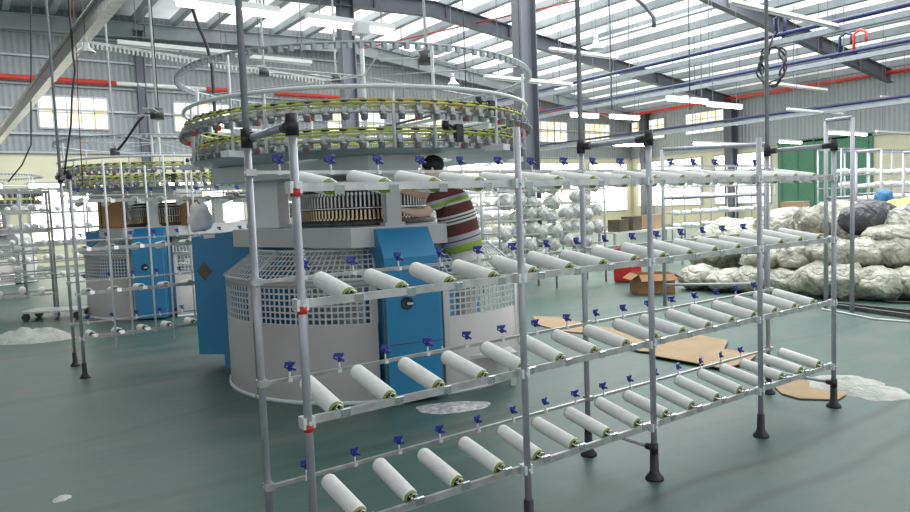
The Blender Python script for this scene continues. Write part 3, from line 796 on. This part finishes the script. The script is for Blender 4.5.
    for i in range(6):
        a = R(60*i+10); sp.cyl((-.08, -.25, 2.86), (1.68*math.cos(a), 1.68*math.sin(a), 2.86), .006, n=6)
    sp.build('ring_spoke', M['galv'], root)
    # guards
    guard_panel(R(152), R(195), root); guard_panel(R(195.5), R(-115.5+360), root)
    guard_panel(R(31), R(115), root)
    if open_door:
        # right hand door swung outwards from the front leg
        pv = guard_panel(R(-90), R(-52), root)
        hp_ = Vector((1.37*math.cos(R(-90)), 1.37*math.sin(R(-90)), 0))
        rz = R(-13)
        pv.rotation_euler = (0, 0, rz); pv.location = hp_-Matrix.Rotation(rz, 3, 'Z') @ hp_+Vector((-.05, -.04, 0))
    else:
        guard_panel(R(-90), R(-5), root)
    return root
m1 = make_machine(MC, 'large circular knitting machine with blue legs and grid guards, behind the near rack')
m2 = make_machine(Vector((2.95, 12.8, 0)), 'second blue and grey circular knitting machine behind the left rack', False, rz0=R(-12))
m3 = make_machine(Vector((.2, 22.3, 0)), 'distant circular knitting machine at the far left edge near the back wall', False, False, R(60))
for ch in m3.children:
    if ch.name.startswith('leg'): ch.data.materials[0] = M['mgrey']
def mcopy(loc, lab):
    c = copy_tree(m3); c.location = loc; tag(c, lab, 'machine')
mcopy((12.2, 18.0, 0), 'distant circular knitting machine seen past the person, before the back wall')
mcopy((7.4, 18.6, 0), 'distant circular knitting machine hidden mostly behind the near machine')

# things on machine 1 / between
def carton(c, d, lab, rz=0, openbox=False, m='carton'):
    e = empty('cardboard_box', c, rz); tag(e, lab, 'box')
    w, dp, h = d; t = .012
    b = MB(); b.box((0, 0, t/2), (w, dp, t))
    for s in (-1, 1): b.box((s*(w/2-t/2), 0, h/2), (t, dp, h)); b.box((0, s*(dp/2-t/2), h/2), (w, t, h))
    b.build('carton_body', M[m], e)
    if openbox:
        for s in (-1, 1):
            f = MB(); f.bar((s*(w/2), 0, h), (s*(w/2+w*.2), 0, h-.08), dp*.95, .008); f.build('flap', M[m], e)
        f = MB(); f.bar((0, -dp/2, h), (0, -dp/2-.12, h-.1), w*.95, .008, ); f.build('flap', M[m], e)
    else:
        f = MB(); f.box((-w/4, 0, h+.004), (w/2-.005, dp, .008)); f.build('flap', M[m], e)
        f = MB(); f.box((w/4, 0, h+.004), (w/2-.005, dp, .008)); f.build('flap', M[m], e)
    return e
def blob(name, c, s, lab, cat, m, seed=0, rough=.25, flat=.0, group=None, n=14, freq=1.8, rz=0):
    def fn(d):
        v = 1+rough*noise.noise(Vector((d.x*freq+seed*3.1, d.y*freq, d.z*freq)))+rough*.5*noise.noise(Vector((d.x*freq*2.6, d.y*freq*2.6+seed, d.z*freq*2.6)))+rough*.25*noise.noise(Vector((d.x*freq*6, d.y*freq*6+seed, d.z*freq*6)))
        return v
    b = MB().ball((0, 0, 0), 1, s, n, fn)
    zmin = -s[2]*.85
    b.v = [(x, y, max(z, zmin)-zmin) for x, y, z in b.v]
    o = b.build(name, M[m]); o.location = c; o.rotation_euler = (0, 0, rz); return tag(o, lab, cat, group)
c0 = at(118, 237, D=11.2); c0.z = 1.45
def at_center(m, a, r, z): return Vector((m[0]+r*math.cos(a), m[1]+r*math.sin(a), z))
P2 = (2.35, 12.6)
carton(at_center(P2, LEGS[1], 1.0, 1.88)-Vector((0, 0, .0)) if False else Vector((1.95, 12.3, 1.447)), (.34, .3, .46), 'brown carton standing on the second machine, left of its cylinder')
carton(Vector((3.05, 11.68, 1.447)), (.28, .24, .42), 'tall brown carton on the second machine, beside a white bag', .2)
blob('plastic_bag', Vector((2.02, 7.42, 1.432)), (.12, .12, .16), 'crumpled white plastic bag on the left blue leg of the near machine', 'bag', 'fabric', 3, .4)

# ================================================================ PERSON
def skin_mesh(name, pts, edges, radii, m, root_i=0, sub=2, parent=None):
    me = bpy.data.meshes.new(name); me.from_pydata([tuple(p) for p in pts], edges, [])
    o = bpy.data.objects.new(name, me); col.objects.link(o)
    sk = o.modifiers.new('skin', 'SKIN'); sk.use_smooth_shade = True; sk.branch_smoothing = .4
    for i, sv in enumerate(me.skin_vertices[0].data):
        r = radii[i]; sv.radius = (r, r) if not isinstance(r, tuple) else r
        sv.use_root = (i == root_i)
    ss = o.modifiers.new('sub', 'SUBSURF'); ss.levels = ss.render_levels = sub
    dg_ = bpy.context.evaluated_depsgraph_get()
    nm = bpy.data.meshes.new_from_object(o.evaluated_get(dg_)); nm.name = name
    bpy.data.objects.remove(o)
    for p in nm.polygons: p.use_smooth = True
    nm.materials.clear(); nm.materials.append(m)
    q = bpy.data.objects.new(name, nm); col.objects.link(q)
    if parent: q.parent = parent
    return q
STEPZ = .3
hip = at(466, 262, D=6.15); chest = at(456, 207, D=6.1); neck = at(444, 181, D=6.05); belly = at(465, 238, D=6.13)
head = at(431, 170, D=6.0)
bd = Vector((math.cos(R(-55)), math.sin(R(-55)), 0))   # towards the camera side (his left)
# side direction: perpendicular to view-left facing
face = (at(385, 205, D=6.0)-at(450, 205, D=6.1)); face.z = 0; face.normalize()
side = Vector((-face.y, face.x, 0))      # his left
if side.dot(Vector((0, 0, 0))-Vector((hip.x, hip.y, 0))) < 0: side = -side
step_c = Vector((hip.x, hip.y, 0))-face*.03
st = MB().box((0, 0, STEPZ-.015), (.7, .5, .03))
for sx in (-1, 1):
    for sy in (-1, 1): st.box((sx*.31, sy*.21, (STEPZ-.03)/2), (.05, .05, STEPZ-.03))
so = tag(st.build('step_stool', M['mgrey'], loc=step_c), 'low grey step stool under the person beside the near machine', 'stool')
so.rotation_euler = (0, 0, math.atan2(face.y, face.x))
shL = neck+side*.17-Vector((0, 0, .075)); shR = neck-side*.17-Vector((0, 0, .075))
elL = at(424, 214, D=5.88); haL = at(403, 210, D=5.98)
elR = at(428, 196, D=6.25); haR = at(402, 191, D=6.2)
pts = [hip, belly, chest, neck-Vector((0, 0, .03)), neck+(head-neck)*.5, head-face*.005, head+Vector((0, 0, .07))]
ed = [(0, 1), (1, 2), (2, 3), (3, 4), (4, 5), (5, 6)]
rd = [(.14, .12), (.13, .115), (.155, .12), (.075, .07), .052, (.078, .088), (.055, .065)]
def addp(p, r, frm): pts.append(Vector(p)); rd.append(r); ed.append((frm, len(pts)-1)); return len(pts)-1
# chin/face
i = addp(head+face*.055-Vector((0, 0, .055)), (.04, .045), 5)
nose = addp(head+face*.098-Vector((0, 0, .012)), .014, 5)
for sh, el, ha, sg in ((shL, elL, haL, 1), (shR, elR, haR, -1)):
    s_ = addp(sh, .058, 3); m_ = addp((sh+el)/2, .047, s_); e_ = addp(el, .04, m_); f_ = addp(el.lerp(ha, .6), .032, e_); w_ = addp(ha, .024, f_)
    hd = (ha-el).normalized(); pl_ = addp(ha+hd*.05, (.026, .038), w_)
    lat = side*sg
    for k in range(4):
        off = Vector((0, 0, 1))*(.024-.016*k)
        b0 = addp(ha+hd*.085+off, .0095, pl_); b1 = addp(ha+hd*(.115+.006*(k in (1, 2)))+off-lat*.006, .0085, b0); addp(ha+hd*(.138+.008*(k in (1, 2)))+off-lat*.02, .0075, b1)
    t0 = addp(ha+hd*.035-lat*.03+Vector((0, 0, .02)), .0105, pl_); addp(ha+hd*.065-lat*.045+Vector((0, 0, .025)), .009, t0)
for sg in (1, -1):
    h_ = addp(hip+side*(.09*sg)-Vector((0, 0, .08)), .09, 0)
    kn = addp(hip+side*(.1*sg)+face*(.06 if sg > 0 else .0)-Vector((0, 0, .47)), .058, h_)
    an = addp(step_c+side*(.1*sg)+face*(-.03*sg)+Vector((0, 0, STEPZ+.09)), .04, kn)
    addp(step_c+side*(.1*sg)+face*(.12-.03*sg)+Vector((0, 0, STEPZ+.035)), (.035, .03), an)
body = skin_mesh('person', pts, ed, rd, M['skin'])
tag(body, 'person in a striped brown and green shirt leaning over the near machine', 'person')
sax = (neck-hip).normalized()
sp_ = [hip+sax*.06, hip+sax*.2, chest, neck-sax*.045, shL, shL.lerp(elL, .42), shL.lerp(elL, .78), shR, shR.lerp(elR, .42), shR.lerp(elR, .78)]
skin_mesh('shirt', sp_, [(0, 1), (1, 2), (2, 3), (3, 4), (4, 5), (5, 6), (3, 7), (7, 8), (8, 9)],
          [(.225, .21), (.22, .2), (.235, .21), (.16, .14), .105, .085, .08, .105, .085, .08], shirt_mat(tuple(sax), tuple(hip+sax*.07)), parent=body)
def taper(mb, P_, rr_, n=16):
    vs = []; fs = []; L_ = len(P_)
    for i, p in enumerate(P_):
        for k in range(n):
            a = 2*PI*k/n; vs.append(Vector(p)+face*(rr_[i][1]*math.cos(a))+side*(rr_[i][0]*math.sin(a)))
    for i in range(L_-1): fs += [(i*n+k, i*n+(k+1) % n, (i+1)*n+(k+1) % n, (i+1)*n+k) for k in range(n)]
    fs += [tuple(range(n)), tuple(reversed(range((L_-1)*n, L_*n)))]
    mb.add(vs, fs, True)
trs = MB()
taper(trs, [hip+sax*.14, hip+sax*.06, hip-Vector((0, 0, .02)), hip-Vector((0, 0, .12)), hip-Vector((0, 0, .2))], [(.17, .15), (.195, .175), (.2, .18), (.19, .165), (.12, .1)])
for sg in (1, -1):
    ft = step_c+side*(.1*sg)+face*(-.03*sg)+Vector((0, 0, STEPZ+.07))
    kn_ = hip+side*(.1*sg)+face*(.06 if sg > 0 else 0)-Vector((0, 0, .47))
    taper(trs, [hip+side*(.07*sg)-Vector((0, 0, .04)), hip+side*(.09*sg)-Vector((0, 0, .16)), (hip+side*(.09*sg)-Vector((0, 0, .16))).lerp(kn_, .5), kn_, kn_.lerp(ft, .5), ft], [(.12, .13), (.115, .125), (.1, .11), (.085, .09), (.078, .082), (.07, .075)])
trs.build('trousers', M['trouser'], body)
hh = MB().ball(head-face*.02+Vector((0, 0, .045)), .1, (.98, .98, .85), 12, lambda d: 1+.06*noise.noise(d*6))
hh.v = [v for v in hh.v]; hh.build('hair', M['hair'], body)
ey = MB()
for sg in (1, -1): ey.ball(head+face*.082+side*(.032*sg)+Vector((0, 0, .008)), .009, n=6)
ey.build('eyes', M['hair'], body)
er = MB()
for sg in (1, -1): er.ball(head+side*(.085*sg)-Vector((0, 0, .005)), .022, (.6, .5, 1.2), n=6)
er.build('ears', M['skin'], body)

# ================================================================ RIGHT SIDE CLUTTER
# rack of plastic wrapped cones (behind, centre right)
def field_rack(x0, x1, y, tiers, dx, lab, blab, group, big=False, zt=2.1, jit=.03, depth=.5, ends='y', rz=0, d2=None, sk=0):
    root = empty('creel_rack', (x0, y, 0), rz); tag(root, lab, 'rack')
    W = x1-x0; n = max(1, round(W/1.25))
    for i in range(n+1):
        for dy in (0, depth):
            MB().cyl((W*i/n, dy, 0), (W*i/n, dy, zt), .02, n=8).build('post', M['post'], root)
    for z in tiers:
        MB().box((W/2, -.02, z-.07), (W+.04, .02, .03)).box((W/2, depth, z-.05), (W+.04, .02, .03)).build('bobbin_rail', M['galv'], root)
    tb = MB()
    for dy in (0, depth): tb.box((W/2, dy, zt), (W, .03, .03))
    for i in range(n+1): tb.box((W*i/n, depth/2, zt), (.03, depth, .03))
    tb.build('top_bar', M['post'], root)
    proto = None
    ca, sa = math.cos(rz), math.sin(rz)
    for ti, z in enumerate(tiers):
        k = 0; x = dx*.6
        while x < W-.05:
            if random.random() > sk:
                if proto is None:
                    if big:
                        q = MB().lathe([(.001, -.03), (.03, -.03), (.045, -.005), (.11, .0), (.135, .03), (.13, .1), (.09, .21), (.04, .25), (.001, .255)], n=18, mtx=Matrix.Rotation(-PI/2, 4, 'X'))
                        q.v = [tuple(Vector(v)*(1+.12*noise.noise(Vector(v)*14))) for v in q.v]
                        q = q.build('wrapped_yarn_cone', M['wrap'])
                    else:
                        q = MB().lathe([(.001, -.012), (.022, -.012), (.026, 0), (.05, .002), (.056, .02), (.05, .22), (.02, .23), (.001, .23)], n=14, mtx=Matrix.Rotation(-PI/2, 4, 'X')).build('yarn_cone', M['yarn'])
                    proto = q
                else: q = proto.copy(); col.objects.link(q)
                lx, ly, lz = x+random.uniform(-jit, jit), -.05+random.uniform(0, .05), z+random.uniform(-jit, jit)
                q.location = (x0+lx*ca-ly*sa, y+lx*sa+ly*ca, lz); q.rotation_euler = (random.uniform(-.1, .15), 0, rz+random.uniform(-.25, .25))
                if big: s_ = random.uniform(.85, 1.15); q.scale = (s_, s_, s_)
                tag(q, blab, 'cone', group)
            x += dx; k += 1
    return root
field_rack(7.55, 10.2, 9.3, [1.88, 1.62, 1.36, 1.1, .84, .6], .29, 'tall rack hung with plastic wrapped cones, behind the person', 'plastic wrapped white yarn cone on the tall rack right of the person', 'plastic wrapped cones', True, 2.15, .05, sk=.12)
TT = [1.85, 1.5, 1.15, .8, .45]
field_rack(-3.4, 1.2, 13.4, TT, .28, 'far creel rack of white cones at the left edge', 'white yarn cone on the far rack at the left edge', 'cones on the far left rack')
field_rack(-1.5, 3.5, 17.2, TT, .3, 'far creel rack of white cones behind the second machine', 'white yarn cone on the rack behind the second machine', 'cones on the rack behind second machine', zt=2.3)
field_rack(8.5, 13.5, 14.4, TT, .3, 'far creel rack of white cones behind the wrapped cones', 'white yarn cone on the far rack behind the wrapped cones', 'cones on the middle far rack', zt=2.3)
field_rack(8.0, 11.6, 11.9, [1.9, 1.62, 1.35, 1.05, .75], .3, 'creel rack of small cones just right of the person in the distance', 'small yarn cone on the distant rack just right of the person', 'cones on the rack right of the person', zt=2.15)
field_rack(14.8, 19.6, 11.2, [1.9, 1.6, 1.2, .85], .42, 'far creel rack of white cones behind the bags', 'white yarn cone on the far rack behind the heap of bags', 'cones on the rack behind the bags', zt=2.4)
field_rack(15.6, 20.5, 7.4, [2.0, 1.7, 1.4, 1.1], .42, 'creel rack of white cones at right behind the grey bag', 'white yarn cone on the rack behind the grey bag', 'cones on the right rack', zt=2.5)
# tall stands at the far right, in front of the bags
def stand(px0, px1, ytop, ybase, D, lab, bars=(1.5,)):
    a = at(px0, ybase, D=D); b = at(px1, ybase, D=D*.97); zt = at(px0, ytop, D=D).z
    a.z = b.z = 0; w = b-a
    e = empty('pipe_stand', a, math.atan2(w.y, w.x)); L_ = w.length; tag(e, lab, 'stand')
    for x_ in (0, L_): MB().cyl((x_, 0, 0), (x_, 0, zt), .028, n=10).build('post', M['post'], e)
    MB().cyl((0, 0, zt), (L_, 0, zt), .028, n=10).build('top_crossbar', M['post'], e)
    for z in bars: MB().cyl((0, 0, z), (L_, 0, z), .02, n=8).build('crossbar', M['post'], e)
stand(826, 852, 122, 300, 9.3, 'tall grey pipe stand before the bags, right of the rack end')
stand(664, 766, 150, 250, 10.2, 'long empty pipe frame behind the right half of the near rack', (1.58, .75, .3))
stand(856, 881, 152, 200, 15, 'square topped pipe frame before the cream wall')
stand(903, 935, 153, 230, 14, 'pipe frame cut by the right edge of the view')
# shelf bar behind the rack end: long low white frames
def bench(x0, y0, L_, rz, lab, zt=.85):
    e = empty('work_table', (x0, y0, 0), rz); tag(e, lab, 'table')
    MB().box((L_/2, .3, zt), (L_, .6, .04)).build('table_top', M['mgrey'], e)
    for x_ in (.05, L_-.05):
        for y_ in (.05, .55): MB().box((x_, y_, zt/2-.01), (.04, .04, zt-.02)).build('leg', M['post'], e)
bench(11.6, 10.3, 2.2, -.1, 'grey work table between the wrapped cones and the bags')
for i, (dx, dy, s, m_, l) in enumerate(((.3, .25, .2, 'olive', 'dark olive box on the grey work table, left'), (.8, .3, .24, 'olive', 'dark olive box on the grey work table, middle'), (1.5, .3, .25, 'card', 'pale carton on the grey work table, right'))):
    carton(Vector((11.6+dx, 10.2+dy, .87)), (.36, .3, s*1.3), l, .1, m=m_)
# red crate
e = empty('red_crate', at(631, 286, Z=0)+Vector((.5, .5, 0)), .2); tag(e, 'red plastic crate standing on the floor left of the cardboard box', 'crate')
b = MB()
for s in (-1, 1): b.box((s*.2, 0, .35), (.02, .36, .6)); b.box((0, s*.17, .35), (.4, .02, .6))
b.box((0, 0, .04), (.4, .36, .03)); b.box((0, 0, .64), (.44, .03, .03)); b.build('crate_body', M['red'], e)
b = MB()
for i in range(4): b.box((0, -.185, .15+i*.14), (.4, .012, .02))
b.build('rib', M['red'], e)
MB().box((0, 0, .02), (.38, .34, .04)).build('crate_base', M['dark'], e)
bx = at(657, 293, Z=0)
carton(Vector((bx.x, bx.y+.1, 0)), (.62, .45, .33), 'open brown cardboard box on the floor behind the near rack', -.55, True)

# heap of white plastic yarn bags
specs = []
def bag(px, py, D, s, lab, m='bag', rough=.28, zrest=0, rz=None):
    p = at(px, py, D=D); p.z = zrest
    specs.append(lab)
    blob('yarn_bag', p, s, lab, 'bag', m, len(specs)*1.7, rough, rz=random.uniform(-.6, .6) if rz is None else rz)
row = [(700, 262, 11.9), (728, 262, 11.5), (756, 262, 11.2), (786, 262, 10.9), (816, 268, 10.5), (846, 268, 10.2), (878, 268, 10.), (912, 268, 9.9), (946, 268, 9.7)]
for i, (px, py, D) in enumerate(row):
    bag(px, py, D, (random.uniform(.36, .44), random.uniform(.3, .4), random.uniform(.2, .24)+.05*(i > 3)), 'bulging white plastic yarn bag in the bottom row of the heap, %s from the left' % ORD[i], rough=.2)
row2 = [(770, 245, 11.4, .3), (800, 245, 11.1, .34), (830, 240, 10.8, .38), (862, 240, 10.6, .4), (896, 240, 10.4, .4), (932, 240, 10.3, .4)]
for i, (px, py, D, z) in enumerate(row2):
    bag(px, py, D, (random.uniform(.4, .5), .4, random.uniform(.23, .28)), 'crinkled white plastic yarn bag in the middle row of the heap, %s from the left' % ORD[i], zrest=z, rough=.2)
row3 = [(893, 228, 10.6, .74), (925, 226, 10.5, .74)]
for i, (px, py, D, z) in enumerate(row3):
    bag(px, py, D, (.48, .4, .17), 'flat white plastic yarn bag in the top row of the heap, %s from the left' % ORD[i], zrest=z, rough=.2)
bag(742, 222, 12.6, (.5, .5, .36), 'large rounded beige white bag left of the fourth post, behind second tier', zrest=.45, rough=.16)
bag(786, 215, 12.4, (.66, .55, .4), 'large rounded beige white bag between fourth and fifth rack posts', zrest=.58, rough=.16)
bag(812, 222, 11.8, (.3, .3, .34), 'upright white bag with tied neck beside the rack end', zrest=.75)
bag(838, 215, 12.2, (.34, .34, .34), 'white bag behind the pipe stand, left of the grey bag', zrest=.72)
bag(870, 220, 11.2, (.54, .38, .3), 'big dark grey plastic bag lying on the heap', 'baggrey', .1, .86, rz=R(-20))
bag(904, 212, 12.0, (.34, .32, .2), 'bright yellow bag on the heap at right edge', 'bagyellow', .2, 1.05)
bag(884, 197, 14.5, (.16, .16, .2), 'blue plastic bag behind the grey bag', 'bagblue', .3, 1.22)
blob('yarn_bag', Vector((12.6, 8.1, 0)), (.9, .8, .6), 'wide white bag at the back of the heap, left end', 'bag', 'bag', 31, .2)
blob('yarn_bag', Vector((12.9, 6.3, 0)), (1.0, .9, .75), 'wide white bag at the back of the heap, middle', 'bag', 'bag', 35, .2)
blob('yarn_bag', Vector((12.6, 4.4, 0)), (1.1, .9, .8), 'wide white bag at the back of the heap, right end', 'bag', 'bag', 38, .2)
carton(Vector(at(815, 231, D=10.9).to_tuple()[:2]+(.62,)), (.3, .26, .3), 'small brown box on the bags behind the rack end', .3)
carton(Vector(at(795, 214, D=13.8).to_tuple()[:2]+(.7,)), (.5, .4, .7), 'tall pale cardboard carton behind the bags', .2, m='card')

# wood piece, long dark bars, dark plank on the floor at the right
tag(MB().bar(at(884, 297, Z=.05), at(917, 274, Z=.28), .12, .05).bar(at(880, 299, Z=.03), at(915, 280, Z=.2), .05, .05).build('wood_plank', M['wood']), 'brown wooden planks leaning on the bags at right edge', 'plank')
for (a, b, l) in (((838, 304), (925, 313), 'upper long dark bar lying on the floor at right'), ((838, 306), (925, 318), 'lower long dark bar lying on the floor at right')):
    tag(MB().bar(at(*a, Z=.03), at(*b, Z=.03), .06, .05).build('floor_bar', M['dark']), l, 'bar')
tag(MB().tube([at(a, b, Z=.012) for a, b in ((822, 309), (845, 313), (875, 319), (925, 323))], .012, 6).build('hose', M['tubehousing']), 'thin pale hose on the floor right of the rack', 'hose')
tag(MB().tube([at(a, b, Z=.02) for a, b in ((838, 293), (850, 297), (872, 298), (890, 302), (925, 303))], .018, 6).build('hose', M['hose']), 'black hose on the floor at the foot of the bags', 'hose')
# floor scraps
def heap(name, pxc, lab, cat, m, nx, R_, h, seed, outline=None):
    c = at(*pxc, Z=0); b = MB(); n = 26; vs = [(0, 0, h*.9)]; fs = []
    rings = 9
    for i in range(1, rings+1):
        t = i/rings
        for j in range(n):
            a = 2*PI*j/n; d = Vector((math.cos(a), math.sin(a), 0))
            k = 1+.28*noise.noise(Vector((d.x*1.4+seed, d.y*1.4, 0)))+.1*noise.noise(Vector((d.x*4+seed, d.y*4, 2)))
            x_ = d.x*t*R_[0]*k; y_ = d.y*t*R_[1]*k
            z = h*(1-t**2.2)*(.75+.6*noise.noise(Vector((x_*5, y_*5, seed))))+.05*h*noise.noise(Vector((x_*16, y_*16, seed)))*4*(1-t)
            vs.append((x_, y_, max(z, .004) if i < rings else 0))
    for j in range(n): fs.append((0, 1+j, 1+(j+1) % n))
    for i in range(rings-1):
        for j in range(n): fs.append((1+i*n+j, 1+(i+1)*n+j, 1+(i+1)*n+(j+1) % n, 1+i*n+(j+1) % n))
    b.add(vs, fs, True); o = b.build(name, M[m]); o.location = (c.x, c.y, 0); o.rotation_euler = (0, 0, nx); return tag(o, lab, cat)
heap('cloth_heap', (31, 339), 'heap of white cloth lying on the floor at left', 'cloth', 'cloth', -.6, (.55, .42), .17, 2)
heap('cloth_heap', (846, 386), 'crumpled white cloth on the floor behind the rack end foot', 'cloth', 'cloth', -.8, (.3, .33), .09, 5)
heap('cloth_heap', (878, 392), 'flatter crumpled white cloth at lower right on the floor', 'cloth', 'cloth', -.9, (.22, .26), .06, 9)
heap('crumpled_paper', (62, 499), 'small crumpled scrap of paper on the floor at lower left', 'paper', 'paper', .3, (.05, .04), .025, 4)
heap('cloth_heap', (572, 235), 'x', 'cloth', 'cloth', 0, (.1, .1), .05, 1) if False else None
heap('plastic_sheet', (452, 407), 'thin clear plastic sheet on floor under the open guard door', 'plastic', 'wrap', -.5, (.3, .16), .015, 6)
heap('paper_scrap', (703, 280), 'small crumpled brown scrap on the floor near the bags', 'paper', 'card', 0, (.16, .16), .16, 12)
def sheet(poly, lab, z=.006, m='card'):
    P_ = [at(a, b, Z=0) for a, b in poly]; c = sum(P_, Vector())/len(P_)
    b = MB().prism([(p.x-c.x, p.y-c.y) for p in reversed(P_)], 0, .008)
    o = b.build('cardboard_sheet', M[m]); o.location = (c.x, c.y, z); tag(o, lab, 'cardboard')
sheet([(532, 317), (560, 318), (590, 326), (597, 331), (585, 334), (562, 332), (540, 326)], 'flat brown cardboard piece on the floor behind the second rack post')
sheet([(590, 327), (622, 331), (655, 345), (665, 355), (640, 353), (610, 345), (590, 336)], 'flat brown cardboard piece under the third tier, left of the third post', .016)
sheet([(650, 346), (700, 338), (728, 343), (724, 352), (757, 357), (750, 364), (724, 372), (700, 367), (650, 358)], 'large flat cardboard sheet on the floor right of the third rack post', .026)
sheet([(772, 386), (795, 381), (832, 386), (846, 396), (838, 401), (800, 400), (782, 395)], 'flat cardboard sheet on the floor under the rack end foot', .006)
# platform trolley at left
tp_ = at(58, 318, Z=0)
e = empty('platform_trolley', tp_, -.55); tag(e, 'low grey platform trolley with black wheels on the floor at left', 'trolley')
MB().box((0, 0, .14), (.95, .5, .03)).build('platform', M['mgrey'], e)
for sx in (-1, 1):
    for sy in (-1, 1): MB().cyl((sx*.4, sy*.2-.02, .06), (sx*.4, sy*.2+.02, .06), .06, n=14).box((sx*.4, sy*.2, .11), (.04, .05, .04)).build('wheel', M['black'], e)

# ================================================================ LIGHT
w = bpy.data.worlds.new('world'); sc.world = w; w.use_nodes = True
bg = w.node_tree.nodes['Background']; bg.inputs[0].default_value = (.93, .97, 1, 1); bg.inputs[1].default_value = 1.25
def area(name, loc, rot, size, power, color=(1, 1, 1)):
    l = bpy.data.lights.new(name, 'AREA'); l.shape = 'RECTANGLE'; l.size, l.size_y = size; l.energy = power; l.color = color
    o = bpy.data.objects.new(name, l); o.location = loc; o.rotation_euler = rot; col.objects.link(o)
area('roof_fill_near', (5, 5, 8.3), (0, 0, 0), (10, 12), 620, (.95, 1, 1))  # added fill lamp under the roof, simulates daylight over the near rack
area('roof_fill_mid', (16, 12, 8.2), (0, 0, 0), (12, 16), 2400, (.97, 1, 1))  # added fill lamp, boosts the light of the glowing roof sheets
area('roof_fill_left', (3, 20, 8.3), (0, 0, 0), (10, 10), 1300, (.97, 1, 1))  # added fill lamp below the grey left part of the roof
sc.view_settings.view_transform = 'Standard'
sc.view_settings.look = 'None'
sc.view_settings.exposure = 0
sc.view_settings.gamma = 1.0
